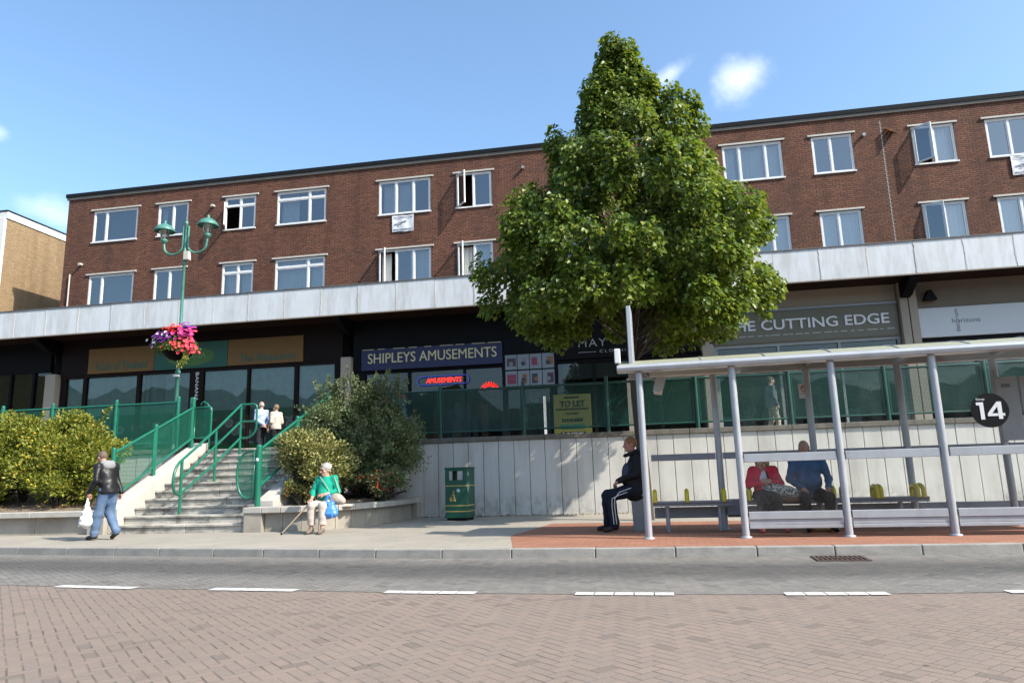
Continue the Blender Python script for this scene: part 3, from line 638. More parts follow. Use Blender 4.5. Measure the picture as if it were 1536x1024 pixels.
# pillars
def pillar(s0, s1, mat, zt=6.85, y=-1.62): MB().box(s0, s1, y, -1.2, TER-.05, zt).build('pillar', mat, B, bevel=.01)
pillar(-18.34, -17.89, M_beige, 5.52); pillar(-6.06, -5.68, M_beige, 5.5); pillar(6.69, 7.05, M_beige); pillar(12.93, 13.17, M_beige); pillar(13.2, 13.44, M_beige); pillar(4.14, 4.46, M_beige, 4.2, -1.56)
def shop(s0, s1, zg, bulk, frame, mulls, sillh=.3, zb=TER):
    """recessed shop front: bulkhead over a glazed front, dark room behind"""
    f = MB(); f.box(s0, s1, -1.4, -1.2, zg+.06, 6.85)
    o = f.build('shopfront', bulk, B); fr = MB(); fr.box(s0, s1, -1.38, -1.28, zg-.04, zg+.058); fr.box(s0, s1, -1.38, -1.25, zb-.04, zb+sillh)
    for m_ in mulls: fr.box(m_[0], m_[1], -1.372, -1.26, zb+sillh+.002, zg-.042)
    fr.build('shop_frame', frame, o); MB().quad((s0+.02, -1.3, zb+.1), (s1-.02, -1.3, zb+.1), (s1-.02, -1.3, zg), (s0+.02, -1.3, zg)).build('shop_window', M_shopglass, o)
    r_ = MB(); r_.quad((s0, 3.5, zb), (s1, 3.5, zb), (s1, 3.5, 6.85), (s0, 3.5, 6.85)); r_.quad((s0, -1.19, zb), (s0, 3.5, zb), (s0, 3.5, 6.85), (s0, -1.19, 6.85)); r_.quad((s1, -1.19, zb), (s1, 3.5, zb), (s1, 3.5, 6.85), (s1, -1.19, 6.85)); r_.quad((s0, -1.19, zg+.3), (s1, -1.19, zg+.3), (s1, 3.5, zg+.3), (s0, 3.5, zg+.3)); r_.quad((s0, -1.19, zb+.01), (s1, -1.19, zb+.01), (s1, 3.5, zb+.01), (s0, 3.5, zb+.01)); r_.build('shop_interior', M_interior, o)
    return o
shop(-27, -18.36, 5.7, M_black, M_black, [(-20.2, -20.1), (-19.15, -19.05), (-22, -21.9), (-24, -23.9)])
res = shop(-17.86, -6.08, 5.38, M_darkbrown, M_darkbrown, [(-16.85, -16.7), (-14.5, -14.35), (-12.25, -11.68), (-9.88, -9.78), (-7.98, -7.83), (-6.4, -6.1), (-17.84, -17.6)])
bl = MB(); x = -17.7
while x < -6.2:
    a = random.uniform(.25, .5) if not (-14.2 < x < -13.3) else random.uniform(.5, 1.2); bl.quad((x-.045*math.cos(a), -1.22-.045*math.sin(a), 3.55), (x+.045*math.cos(a), -1.22+.045*math.sin(a), 3.55), (x+.045*math.cos(a), -1.22+.045*math.sin(a), 5.32), (x-.045*math.cos(a), -1.22-.045*math.sin(a), 5.32)); x += .1
bl.build('blind', M_blind, res)
gb = MB()
for a, b in ((-11.66, -9.9), (-9.76, -8.0), (-7.81, -6.42), (-14.33, -12.27), (-16.68, -14.52)): gb.box(a, b, -1.296, -1.292, 3.5, 3.82, 0); gb.box(a, b, -1.296, -1.292, 2.36, 3.498, 1); gb.box(a, b, -1.298, -1.2965, 2.36, 2.55, 2)
mp_ = Mat('food_picture'); v_ = mp_.coord(); vo = mp_.n('TexVoronoi'); vo.inputs['Scale'].default_value = 2.3; mp_.l(v_, vo.inputs['Vector'])
cc = mp_.ramp(vo.outputs['Distance'], [(0, (.5, .42, .36)), (.25, (.3, .16, .1)), (.32, (.5, .5, .47)), (.45, (.1, .09, .08)), (.7, (.06, .07, .055))]); M_food = mp_.done(mp_.bsdf(cc, .35))
gb.build('window_graphic', [std('green_vinyl', (.03, .2, .12), .4, .1, 3, bump=0), M_food, std('green_strip', (.02, .28, .06), .4, .1, 3, bump=0)], res)
lettering('BANANA', 1.1, .13, (-11.93, -1.372, 4.75), M_letter, res, ang=-math.pi/2, name='lettering')
am = shop(-5.66, 1.72, 4.9, M_black, M_black, [(-5.64, -5.2), (-3.6, -3.5), (-1.55, -1.47), (-.15, .02), (1.5, 1.72)], .25)
mf = MB()
for q in range(26): x = random.uniform(-5, 1.4); mf.box(x, x+random.uniform(.2, .5), .2+q*.05, .5+q*.05, TER+.02, TER+random.uniform(1.0, 1.9), q % 4)
mf.build('games_machine', [std('machine_red', (.2, .02, .015), .4), std('machine_blue', (.02, .05, .16), .4), std('machine_brown', (.1, .05, .03), .4), std('machine_grey', (.12, .12, .13), .4)], am)
MB().box(1.28, 1.36, -1.46, -1.402, 2.4, 3.75).build('handle', M_letter, am)
ms = shop(1.74, 6.66, 4.9, M_black, M_black, [(3.0, 3.1), (5.2, 5.3)], .3)
MB().box(2.0, 5.9, -1.28, -1.24, 4.3, 4.86).build('shutter_box', std('brown_shutter', (.12, .09, .075), .6, .2, 3), ms)
ce = shop(7.08, 12.9, 5.08, M_beige, std('grey_shop_frame', (.3, .32, .31), .5), [(7.08, 7.2), (9.1, 9.18), (11.0, 11.08), (12.8, 12.9)], .2)
hz_ = shop(13.47, 26, 4.95, std('taupe_bulkhead', (.2, .165, .125), .8, .15, 1.5), M_black, [(15.0, 15.1), (17, 17.1), (19, 19.1)], .3)
fx = MB()
for q in range(8): x = 7.4+q*.7; fx.box(x, x+.35, .4+.1*(q % 3), .8, TER+.02, TER+random.uniform(.8, 1.5), q % 3)
fx.build('shop_fitting', [std('fit_grey', (.3, .32, .33), .5), std('fit_green', (.05, .13, .1), .5), std('fit_dark', (.05, .05, .05), .5)], ce)
# movement joint, vents, pipe
mj = MB(); z = 8.2; q = 0
while z < 13.2:
    mj.box(13.6+.035*(q % 2), 13.66+.035*(q % 2), -.006, .004, z, z+.018); mj.box(13.63, 13.65+.012*(q % 2), -.006, .004, z+.018, z+.075); z += .075; q += 1
mj.build('movement_joint', std('old_mastic', (.36, .33, .31), .8, .3, 9), B)
for s, z in ((-12.51, 12.55), (.65, 12.82), (13.03, 12.72), (-18.6, 10.5)):
    MB().tube([(s, .0, z), (s, -.16, z-.01)], .06, 10).build('vent_pipe', M_galv if s > 0 else M_lintel, B)
MB().tube([(-19.1, -.05, 8.0), (-19.1, -.05, 10.1)], .03, 8).build('downpipe', M_lintel, B)
ru = MB()
for q in range(7): ru.tube([(13.75+q*.05, -.0, 12.8+.05*math.sin(q*2)), (13.78+q*.05, -.14-.02*q, 12.86-.05*q)], .03, 6)
ru.build('nest', std('rusty_twigs', (.2, .07, .02), .9, .4, 20), B)
MB().box(-20.85, -19.52, 1.6, 6.5, 6.9, 9.85).build('annex', M_brick, B)
# neighbouring block at the left
N2 = thing('brick_building', 'buff brick building with white roof edge beyond the russet gable', 'building', G(-23.35, .75, 0), YAW)
MB().box(-14, 0, 0, 22, 0, 13.3).build('wall', M_buff, N2)
MB().box(-14.1, .05, -.08, 22.1, 13.302, 13.62).build('roof', std('white_roof_edge', (.78, .77, .74), .6, .08), N2)
MB().box(-14, -.02, -.14, -.004, 6, 13.3).build('white_panel', std('white_cladding', (.8, .79, .77), .6, .06), N2)
MB().box(-14.12, .07, -.1, 22.1, 13.622, 13.69).build('coping', M_roof, N2)
# ------------------------------------------------------------------ shop signs
def sign(name, label, cat, s0, s1, z0, z1, mats, y=-1.402, th=.05, group=None, bevel=.004):
    w = s1-s0; o = MB().box(-w/2, w/2, -th, 0, 0, z1-z0).build(name, mats, None, G((s0+s1)/2, y, z0), YAW, bevel=bevel); return tag(o, label, cat, group)
M_orange = std('orange_board', (.2, .1, .025), .75, .12, 2, bump=.05)
M_teal = std('green_board', (.006, .085, .05), .45, .12, 2, bump=.05)
M_tealtxt = std('green_lettering', (.012, .12, .085), .5, .05, 3, bump=0)
o = sign('shop_sign', 'orange board with small green words above the first three restaurant windows', 'sign', -16.62, -13.76, 5.47, 6.45, M_orange); lettering('Taste of Thailand', 2.3, .3, (0, -.05, .27), M_tealtxt, o, bold=.0)
o = sign('shop_sign', 'green board with lime oval logo behind the flower basket', 'sign', -13.74, -10.68, 5.46, 6.46, M_teal, y=-1.401)
MB().add([(1.0*math.cos(t), -.054, .45+.36*math.sin(t)) for t in np.linspace(0, 2*math.pi, 33)[:-1]], [tuple(range(32))]).build('logo', std('lime_oval', (.06, .16, .018), .5, .2, 3, bump=0), o)
lettering('BANANA', 1.3, .22, (.0, -.056, .48), std('pale_green_text', (.2, .32, .14), .5, .05, bump=0), o, depth=.008)
o = sign('shop_sign', 'orange board with green words Thai Restaurant between green board and amusements', 'sign', -10.66, -7.62, 5.47, 6.46, M_orange); lettering('Thai Restaurant', 2.3, .28, (.1, -.05, .26), M_tealtxt, o, bold=.0)
M_navy = std('navy_board', (.006, .008, .06), .5, .15, 2, bump=.02)
o = sign('shop_sign', 'navy board with large cream capitals above the amusements windows', 'sign', -5.3, -.1, 4.97, 5.74, M_navy, th=.12)
lettering('SHIPLEYS AMUSEMENTS', 4.75, .36, (.03, -.12, .42), std('cream_letter', (.62, .56, .32), .5, .04, bump=0), o, bold=.0, depth=.03)
bt = MB()
for q in range(9): x = -2.55+q*.58; bt.box(x, x+random.uniform(.25, .5), -.14, -.122, .742, .765)
bt.build('trim', std('cream_trim', (.5, .45, .27), .5), o)
# neon
E_red, E_blue = emit('red_neon', (1, .03, .02), 2.2), emit('blue_neon', (.08, .12, .7), .35)
o = thing('neon_sign', 'red neon AMUSEMENTS sign in blue rounded outline under navy board', 'neon sign', G(-2.3, -1.42, 4.5), YAW)
lettering('AMUSEMENTS', 1.3, .17, (.05, 0, 0), E_red, o, depth=.01, bold=-.008, shear=.25)
ol = [(-.82-.13*math.sin(t), 0, -.15*math.cos(t)) for t in np.linspace(0, math.pi, 7)]+[(.82+.13*math.sin(t), 0, .15*math.cos(t)) for t in np.linspace(0, math.pi, 7)]
MB().tube(ol, .014, 6, closed=True).build('outline', E_blue, o)
o = thing('neon_sign', 'glowing red neon arch in the amusements window near the poster case', 'neon sign', G(-.62, -1.33, 3.95), YAW)
a_ = MB()
for q in range(9):
    t = .5+q*.27; a_.tube([(.22*math.cos(t), -.02, .22*math.sin(t)+.05), (.36*math.cos(t+.05), -.02, .36*math.sin(t+.05)+.05)], .022, 6)
a_.tube([(.22*math.cos(t), -.02, .22*math.sin(t)+.05) for t in np.linspace(.4, 2.74, 9)], .018, 6); a_.build('tube', emit('red_neon_arch', (1, .03, .02), 1.1), o)
o = thing('window_poster', 'arched blue and green poster with red spots in an amusements window', 'poster', G(-4.2, -1.33, 3.4), YAW)
MB().prism([(.52*math.cos(t), .4+.52*math.sin(t)) for t in np.linspace(0, math.pi, 15)]+[(-.52, -.8), (.52, -.8)], -.02, 0, 'y').build('panel', std('poster_blue', (.03, .09, .13), .4, .3, 5), o)
MB().prism([(.4*math.cos(t), .38+.42*math.sin(t)) for t in np.linspace(0, math.pi, 15)], -.024, -.0205, 'y').build('picture', std('poster_green', (.06, .24, .2), .4, .4, 6), o)
MB().ball((-.2, -.03, .52), (.13, .012, .1)).ball((.3, -.03, .66), (.06, .012, .06)).ball((.44, -.03, .56), (.05, .012, .1)).build('spot', std('poster_red', (.5, .04, .04), .4, .3, 7), o)
# poster case
o = thing('poster_case', 'black framed case of eight white and coloured posters by navy board', 'poster case', G(.85, -1.45, 4.05), YAW)
MB().box(-.95, .95, -.03, 0, 0, 1.25).build('case', M_black, o, bevel=.005)
pp = MB(); pc = [(.2, .23, .26), (.2, .03, .06), (.05, .025, .035), (.2, .1, .03), (.16, .18, .2), (.03, .03, .04)]; pm = [std('poster_ink_%s' % 'abcdef'[i], c, .5, .15, 6, bump=0) for i, c in enumerate(pc)]
for r_ in range(2):
    for q in range(4):
        x = -.86+q*.435; z = .1+r_*.57; pg = MB(); pg.box(x, x+.41, -.036, -.0305, z, z+.52)
        pg.box(x+.06+.1*(q % 2), x+.38-.06*(q % 3), -.038, -.0365, z+.06+.06*r_, z+.4, 1+(q*2+r_) % 5); pg.ball((x+.2, -.039, z+.2), (.08, .004, .08), 10, 1+(q+r_*3) % 5); pg.build('poster', pm, o)
M_let = std('yellow_board', (.085, .092, .008), .7, .08, 2, bump=0)
o = sign('letting_board', 'yellow and black TO LET board seen through the mesh railing', 'sign', 1.62, 2.9, 2.33, 3.76, M_let, y=-1.45, th=.03)
lettering('TO LET', .85, .2, (.02, -.03, 1.12), M_ink, o, bold=.012)
bt = MB(); bt.box(-.42, .42, -.036, -.0302, .02, .16, 0); bt.box(-.4, .4, -.036, -.0302, .26, .42, 1)
for z, w, h in ((1.33, .5, .07), (.93, 1.1, .06), (.78, .42, .05), (.56, .7, .11)):
    x = -w/2
    while x < w/2: ww = random.uniform(.03, .08); bt.box(x, min(w/2, x+ww*.7), -.034, -.0302, z-h/2, z+h/2, 0); x += ww
bt.build('print', [M_ink, M_teal], o); lettering('0 42 280606', .72, .09, (0, -.036, .09), M_letter, o, depth=.006, bold=.0)
o = sign('shop_sign', 'black clothing shop board with thin silver capitals under the tree', 'sign', 1.78, 6.62, 4.98, 6.5, M_black, th=.06)
M_silver = std('silver_letter', (.36, .35, .34), .4, .05, bump=0)
lettering('MAY', .95, .27, (-1.15, -.06, .53), M_silver, o, depth=.015, bold=-.006, spacing=1.25); lettering('OSA', 1.0, .27, (.6, -.06, .55), M_silver, o, depth=.015, bold=-.006, spacing=1.25)
lettering('CLOTHING', 1.25, .1, (-.28, -.06, .22), M_silver, o, depth=.01, spacing=1.5); MB().box(-1.65, -1.02, -.068, -.0605, .2, .215).box(.45, 1.1, -.068, -.0605, .22, .235).build('rule', M_silver, o)
MB().prism([(-.45, .78), (-.2, .84), (-.28, 1.05), (-.33, 1.25), (-.42, 1.2)], -.066, -.0605, 'y').build('emblem', std('faded_pink', (.36, .27, .27), .6), o)
M_olive = std('olive_board', (.14, .13, .085), .5, .1, 2, bump=.03)
o = sign('shop_sign', 'olive board with white capitals and small print line above the shelter', 'sign', 7.1, 12.86, 5.16, 6.2, M_olive)
lettering('THE CUTTING EDGE', 5.15, .34, (.05, -.05, .58), M_letter, o, depth=.03, bold=.012)
bt = MB(); x = -2.5
while x < 2.6: w = random.uniform(.1, .35); bt.box(x, x+w, -.055, -.0502, .215, .25); x += w+random.uniform(.03, .12)
bt.build('small_print', std('grey_print', (.4, .4, .36), .5, .05, bump=0), o)
MB().box(7.06, 12.9, -1.46, -1.402, 6.21, 6.27).build('sign_trim', M_alud, ce)
M_wsign = std('white_board', (.62, .64, .66), .45, .06, 1.2, bump=.03)
o = sign('shop_sign', 'white board with two small grey words crossing each other', 'sign', 13.5, 19.8, 5.02, 5.97, M_wsign)
M_gtxt = std('grey_letter', (.16, .16, .17), .5, .05, bump=0)
X = -3.15+1.14; lettering('horizons', .82, .15, (X+.22, -.05, .5), M_gtxt, o, depth=.006); lettering('decorum', .74, .13, (X-.05, -.051, .5), M_gtxt, o, depth=.006, ang=math.pi/2)
o = thing('alarm_box', 'amber hexagonal alarm box on the beige pillar', 'alarm box', G(6.84, -1.63, 5.48), YAW); MB().prism([(.19*math.cos(t), .19*math.sin(t)) for t in np.arange(6)*math.pi/3], -.1, 0, 'y').build('cover', std('amber_plastic', (.5, .24, .015), .4, .1), o, bevel=.02); MB().box(-.09, .09, -.106, -.101, -.05, .05).build('label_plate', std('dark_amber', (.12, .06, .02), .5), o)
o = thing('alarm_box', 'round white alarm box with red mark above the amber one', 'alarm box', G(7.25, -1.46, 5.7), YAW); MB().lathe([(0, .1), (.14, .1), (.17, .05), (.17, 0)], n=20).build('cover', std('offwhite_plastic', (.6, .52, .5), .4, .05), o).rotation_euler = (math.pi/2, 0, 0); MB().box(-.1, .1, -.106, -.101, -.04, .03).build('mark', std('red_mark', (.5, .03, .03), .5), o)
o = thing('floodlight', 'small black wedge floodlight above the white board', 'floodlight', G(13.85, -1.45, 6.2), YAW); MB().prism([(-.2, 0), (.2, 0), (.05, .32), (-.05, .32)], -.22, 0, 'y').build('hood', M_black, o, bevel=.01)
def banner(s0, s1, z0, z1, label):
    w, h = s1-s0, z1-z0; v = []; f = []; n = 12
    for i in range(n+1):
        for j in range(5): v.append((-w/2+w*i/n, -.02-.012*math.sin(i*1.1+j*.5), h*j/4+.01*math.sin(i*.6)))
    for i in range(n):
        for j in range(4): f.append((i*5+j, (i+1)*5+j, (i+1)*5+j+1, i*5+j+1))
    o = bake('banner', v, f, std('white_sheet', (.78, .79, .82), .6, .04, 3, bump=0), loc=G((s0+s1)/2, -.02, z0)); o.rotation_euler[2] = YAW; tag(o, label, 'banner', 'white banners below the upper windows')
    t = MB()
    def row(x0, x1, zz, hh, m):
        x = x0
        while x < x1: ww = random.uniform(.025, .06); t.box(x, x+ww*.75, -.042, -.038, zz-hh/2, zz+hh/2, m); x += ww
    row(-w*.42, w*.42, h*.88, .03, 0); row(-w*.42, w*.42, h*.13, .05, 0)
    t.tube([(-w*.38+w*.55*k/10, -.042, h*(.45+.018*k)+.02*math.sin(k*2.3)) for k in range(11)], .016, 5, 0); t.tube([(-w*.25+w*.16*k/4, -.042, h*.38+.004*k) for k in range(5)], .01, 5, 0)
    t.build('print', std('blue_grey_print', (.17, .2, .3), .6, .2, bump=0), o)
banner(-4.67, -3.78, 10.68, 11.35, 'white printed banner under the upper window with an open white casement beneath'); banner(17.63, 18.55, 10.7, 11.4, 'white printed banner past the rusty nest and jagged wall joint')
#PART2
# ------------------------------------------------------------------ street tree
TREE_STOPS = [(0, (.03, .064, .008)), (.35, (.08, .142, .015)), (.7, (.15, .225, .026)), (.9, (.25, .31, .045)), (1, (.36, .35, .08))]
M_leaf = leafmat('lime_leaf', TREE_STOPS, .36, .43, .45)
TX, TY = 2.7, 15.1
tr = thing('street_tree', 'tall conical green broadleaf tree rising behind the bus shelter', 'tree', (TX, TY, PAV))
prof = [(3.35, .1), (3.7, 1.3), (4.1, 2.25), (4.6, 2.95), (5.2, 3.4), (5.8, 3.5), (6.4, 3.3), (7, 2.95), (7.7, 2.4), (8.4, 1.95), (9, 1.62), (9.6, 1.2), (10.2, .82), (10.8, .55), (11.2, .36), (11.5, .12)]
def rz(z): return float(np.interp(z, [p[0] for p in prof], [p[1] for p in prof]))
tk = MB(); tk.tube([(0, 0, -.1), (-.01, 0, 1), (-.06, .02, 2.2), (-.11, 0, 3.6), (-.08, .05, 5.5), (-.02, 0, 7.5), (0, 0, 9.6), (.02, 0, 11)], [.15, .12, .11, .1, .09, .065, .04, .015], 12)
tk.build('trunk', M_bark, tr)
br = MB(); CL = []
for k in range(400):
    z = random.choice([p for p in [random.uniform(3.6, 11.35) for _ in range(3)] if True]); R = rz(z)
    if random.random() > .25+.75*(R/3.5): z = random.uniform(3.8, 8); R = rz(z)
    th = random.uniform(0, 2*math.pi); q = random.random()**.42; lump = 1+.07*math.sin(3*th+z*1.7)+.05*math.sin(5*th-z*2.3); r = R*q*lump*.93
    CL.append((r*math.cos(th), r*math.sin(th), z, q, th))
for z in np.arange(9.4, 11.4, .16):
    R = rz(z)*.7
    for _ in range(2): th = random.uniform(0, 6.28); CL.append((R*math.cos(th), R*math.sin(th), z, .8, th))
for dx, dz in ((-1.62, 9.0), (-1.5, 8.7), (1.62, 9.55), (1.5, 9.2), (1.75, 9.0), (2.05, 8.5), (-2.1, 7.6), (-3.4, 5.7), (3.2, 5.6), (3.35, 5.2), (-3.3, 5.1), (-2.6, 6.9), (2.55, 7.3), (1.2, 9.75), (2.9, 6.5), (-1.6, 3.95), (-1.9, 4.0)):
    CL.append((dx, random.uniform(-.5, .5), dz, 1., math.atan2(0, dx)))
CL = [c for c in CL if not (c[0] > .9 and c[2] < 4.35)]
CL = [c for c in CL if not (c[2] < 4.05 and c[0] > -.9) and not (c[2] < 3.8)]
CL = [(x*(.9 if x > 0 else .955), y*.93, z*.965, q, th) for x, y, z, q, th in CL]+[(random.uniform(-1.7, 1.6), random.uniform(-1.6, 1.2), random.uniform(4.5, 5.1), .7, random.uniform(3.6, 5.8)) for _ in range(46)]+[(random.uniform(.45, 1.75), random.uniform(-1.5, .8), random.uniform(4.15, 4.7), .7, random.uniform(3.8, 6.2)) for _ in range(26)]
CL = [c for c in CL if not (-1.5 < c[0] < .5 and c[2] < 4.62) and not (c[0] <= -1.5 and c[2] < 4.15)]
for x, y, z, q, th in CL[::4]:
    z0 = max(3.3+.5*random.random(), z-.35*math.hypot(x, y)-.5); br.tube([(-.05, 0, z0), (x*.45, y*.45, z0+(z-z0)*.62), (x, y, z)], [.026, .014, .005], 5)
br.build('limb', M_bark, tr)
Cs, Ds, Ns, Ls = [], [], [], []
for x, y, z, q, th in CL:
    n = int(random.uniform(170, 250)); hgt = random.uniform(.32, .5); w = random.uniform(.24, .36)*(0.75 if z > 9 else 1)
    c = np.array([x, y, z-PAV]); d = rdir(n); rr = RNG.random(n)**.45
    p = c+d*rr[:, None]*np.array([w, w, hgt]); p[:, 2] -= .25*np.hypot(p[:, 0]-c[0], p[:, 1]-c[1])
    o = np.array([math.cos(th), math.sin(th), 0])*max(.15, q)
    out = d*.9+o*.7; D = out*.75+RNG.normal(size=(n, 3))*.35; D[:, 2] = D[:, 2]*.4-.62
    Nn = out*.7+np.array([0, 0, .6])+RNG.normal(size=(n, 3))*.6
    Cs.append(p); Ds.append(D); Ns.append(Nn); Ls.append(RNG.uniform(.075, .145, n))
Ls = np.concatenate(Ls)
leaves('crown', np.concatenate(Cs), np.concatenate(Ds), np.concatenate(Ns), Ls, Ls*.82, M_leaf, tr)
# ------------------------------------------------------------------ shrubs
def shrub(name, label, loc, blobs, nl, L, mat, sprigs=(), flowers=None, ratio=.6, up=.3, stems=True, group=None, lumps=26):
    t = thing(name, label, 'shrub', loc, YAW, group); P, D, N_ = [], [], []
    tot = sum(b[3]*b[4]*b[5] for b in blobs)
    sm = MB()
    for bx, by, bz, rx, ry, rz_ in blobs:
        k = max(6, int(lumps*len(blobs)*(rx*ry*rz_)/tot)); per = int(nl*(rx*ry*rz_)/tot/k)
        for _ in range(k):
            d = rdir(1)[0]; d[2] = abs(d[2]) if random.random() < .75 else d[2]*.6; q = random.random()**.35
            c = np.array([bx+d[0]*rx*q, by+d[1]*ry*q, bz+d[2]*rz_*q]); rr = random.uniform(.16, .3)*(rx+rz_)/1.6
            e = rdir(per); p = c+e*(RNG.random(per)**.5)[:, None]*rr; P.append(p); o = d*.8+e*.7
            D.append(o+RNG.normal(size=(per, 3))*.5+np.array([0, 0, up])); N_.append(o*.6+np.array([0, 0, .7])+RNG.normal(size=(per, 3))*.5)
            if stems: sm.tube([(bx, by, 0), ((bx+c[0])/2, (by+c[1])/2, c[2]*.6), tuple(c)], [.018, .012, .004], 4)
    for sx, sy_, sz, ex, ey, ez in sprigs:
        a, b = np.array([sx, sy_, sz]), np.array([ex, ey, ez]); n = int(np.linalg.norm(b-a)/.011); t_ = RNG.random(n)[:, None]; bend = np.array([0, 0, .12])*np.sin(t_*math.pi)
        p = a+(b-a)*t_+bend+RNG.normal(size=(n, 3))*(.075*(1.15-t_)); P.append(p); ax = (b-a)/np.linalg.norm(b-a); D.append(ax*.6+rdir(n)*.9); N_.append(rdir(n)*.8+np.array([0, -.2, .6]))
        sm.tube([tuple(a), tuple((a+b)/2+np.array([0, 0, .12])), tuple(b)], [.014, .009, .003], 4)
    P = np.concatenate(P); D = np.concatenate(D); N_ = np.concatenate(N_); keep = P[:, 2] > .02; P, D, N_ = P[keep], D[keep], N_[keep]
    LL = RNG.uniform(.7, 1.3, len(P))*L; leaves('foliage', P, D, N_, LL, LL*ratio, mat, t)
    if stems: sm.build('stem', M_bark, t)
    if flowers:
        fm, nf, fr, nm = flowers; fb = MB(); d = P-P.mean(0); sc_ = d[:, 2]*(.5 if nm == 'flower' else -.9)-d[:, 1]*1.2+RNG.random(len(P))*1.3; idx = np.argsort(-sc_)[:nf*6]; idx = RNG.choice(idx, nf, replace=False)
        for i in idx:
            c = P[i]+np.array([0, -.03, .02])
            for _ in range(random.choice((1, 2, 3, 5)) if nm == 'berry' else 1): e = c+RNG.normal(size=3)*.035*(nm == 'berry'); fb.ball(tuple(e), (fr, fr, fr*.75), 6)
        fb.build(nm, fm, t)
    return t
M_yel = leafmat('yellow_green_leaf', [(0, (.1, .13, .018)), (.45, (.21, .24, .034)), (.8, (.33, .32, .05)), (1, (.47, .38, .07))], .3, .5, .3)
M_fresh = leafmat('fresh_green_leaf', [(0, (.07, .12, .018)), (.5, (.15, .21, .03)), (1, (.26, .28, .05))], .3, .5, .3)
M_dark = leafmat('dark_green_leaf', [(0, (.065, .095, .04)), (.5, (.145, .185, .08)), (.85, (.24, .28, .13)), (1, (.36, .38, .2))], .22, .5, .3)
M_var = leafmat('cream_variegated_leaf', [(0, (.055, .075, .02)), (.35, (.15, .16, .04)), (.65, (.42, .38, .12)), (1, (.68, .6, .28))], .22, .42, .4)
M_yflower = std('yellow_petal', (.75, .48, .03), .6, .15, 6, bump=0); M_berry = std('red_berry', (.55, .045, .02), .35, .2, 9, bump=0)
yf = (M_yflower, 26, .028, 'flower')
rs_ = lambda x0, x1, y, z, h, k: [(x := random.uniform(x0, x1), y+random.uniform(-.2, .2), z, x+random.uniform(-.25, .3), y+random.uniform(-.2, .2), z+random.uniform(.6, 1)*h) for _ in range(k)]
shrub('flowering_shrub', 'dense yellow green shrub with orange yellow flowers nearest the steps', G(-9.35, -9.9, .62), [(0, -.2, .85, 1.25, .95, .95), (.45, 0, 1.2, .85, .7, .7), (-.6, .2, 1.65, .95, .7, .7), (.2, -.7, .4, .9, .6, .45)], 27000, .082, M_yel, rs_(-.9, .9, .2, 1.5, .75, 9)+[(.6, 0, 1.2, 1.45, -.1, 1.55), (.7, 0, 1.0, 1.5, -.1, 1.25), (.3, .1, 1.6, .75, .1, 2.45), (-.1, .1, 1.6, .1, .1, 2.3)], yf, lumps=40)
shrub('flowering_shrub', 'yellow flowered shrub between two others behind the straight seat wall', G(-11.4, -9.9, .62), [(0, -.2, .85, 1.25, .95, .9), (-.4, .1, 1.6, .95, .7, .75), (.5, .1, 1.6, .95, .7, .7), (0, -.75, .4, 1, .5, .4)], 27000, .082, M_yel, rs_(-1, 1, .2, 1.5, .9, 9)+[(.1, 0, 1.6, .05, 0, 2.5), (.25, 0, 1.6, .4, 0, 2.4)], yf, lumps=40)
shrub('flowering_shrub', 'fresh green shrub farthest from the steps behind the straight seat wall', G(-13.5, -9.7, .62), [(0, -.2, .9, 1.3, .95, .9), (-.4, .1, 1.6, .95, .7, .75), (.5, -.1, 1.35, 1., .7, .7), (-.1, -.7, .4, 1.1, .5, .4)], 27000, .082, M_fresh, rs_(-1, 1, .2, 1.5, .8, 9), yf, lumps=40)
shrub('variegated_shrub', 'rounded cream and green variegated shrub behind the seated older woman', G(-2.72, -10.45, .58), [(0, 0, .78, .78, .62, .78), (-.3, -.1, 1.15, .55, .5, .45), (.3, -.15, .6, .6, .5, .5), (-.2, -.35, .3, .5, .35, .3)], 17000, .065, M_var, (), (M_berry, 9, .02, 'berry'), ratio=.55, lumps=34)
shrub('berry_shrub', 'tall dark green shrub with red berries and upright sprigs beside the retaining wall', G(-2.0, -8.75, .6), [(0, 0, .9, 1.15, .9, .85), (-1.25, .1, 1.1, .55, .7, .9), (-.3, .1, 1.75, .9, .7, .75), (.35, 0, 1.45, .8, .7, .7), (-.9, 0, 1.5, .6, .6, .7), (.55, -.9, .4, .65, .6, .45), (-.1, -.5, .5, .9, .8, .5), (-.2, .1, 2.3, .55, .45, .5), (-1.15, -.2, 1.9, .6, .6, .6), (-1.35, -.9, 1.5, .4, .5, .45)], 52000, .06, M_dark,
      rs_(-1.3, .7, -.1, 1.9, 1.25, 46)+[(x_ := random.uniform(-1.2, .9), -.5, random.uniform(.7, 1.6), x_+random.uniform(-.3, .5), random.uniform(-1.5, -1.1), random.uniform(1.0, 2.2)) for _ in range(26)]+[(-.85, 0, 2.0, -.85, 0, 3.15), (-.3, 0, 2.2, .02, 0, 3.05), (.1, 0, 2.1, .25, 0, 3.1), (.5, 0, 1.5, 1.15, -.2, 2.0), (.6, -.2, 1.2, 1.4, -.5, 1.55), (.6, -.3, .9, 1.3, -.6, 1.2), (.5, -.2, 1.8, .95, -.2, 2.35), (-1.2, 0, 1.6, -1.75, -.1, 1.5), (-1.1, 0, 2.2, -1.55, 0, 2.9), (-.6, 0, 2.4, -.75, 0, 3.35), (-1.3, -.4, 2.0, -1.9, -.6, 2.3), (.2, 0, 2.2, .35, 0, 3.2), (.6, -.4, .7, 1.25, -.7, .85)], (M_berry, 38, .019, 'berry'), lumps=70)
lv_ = G(-10.5, -9, 0)
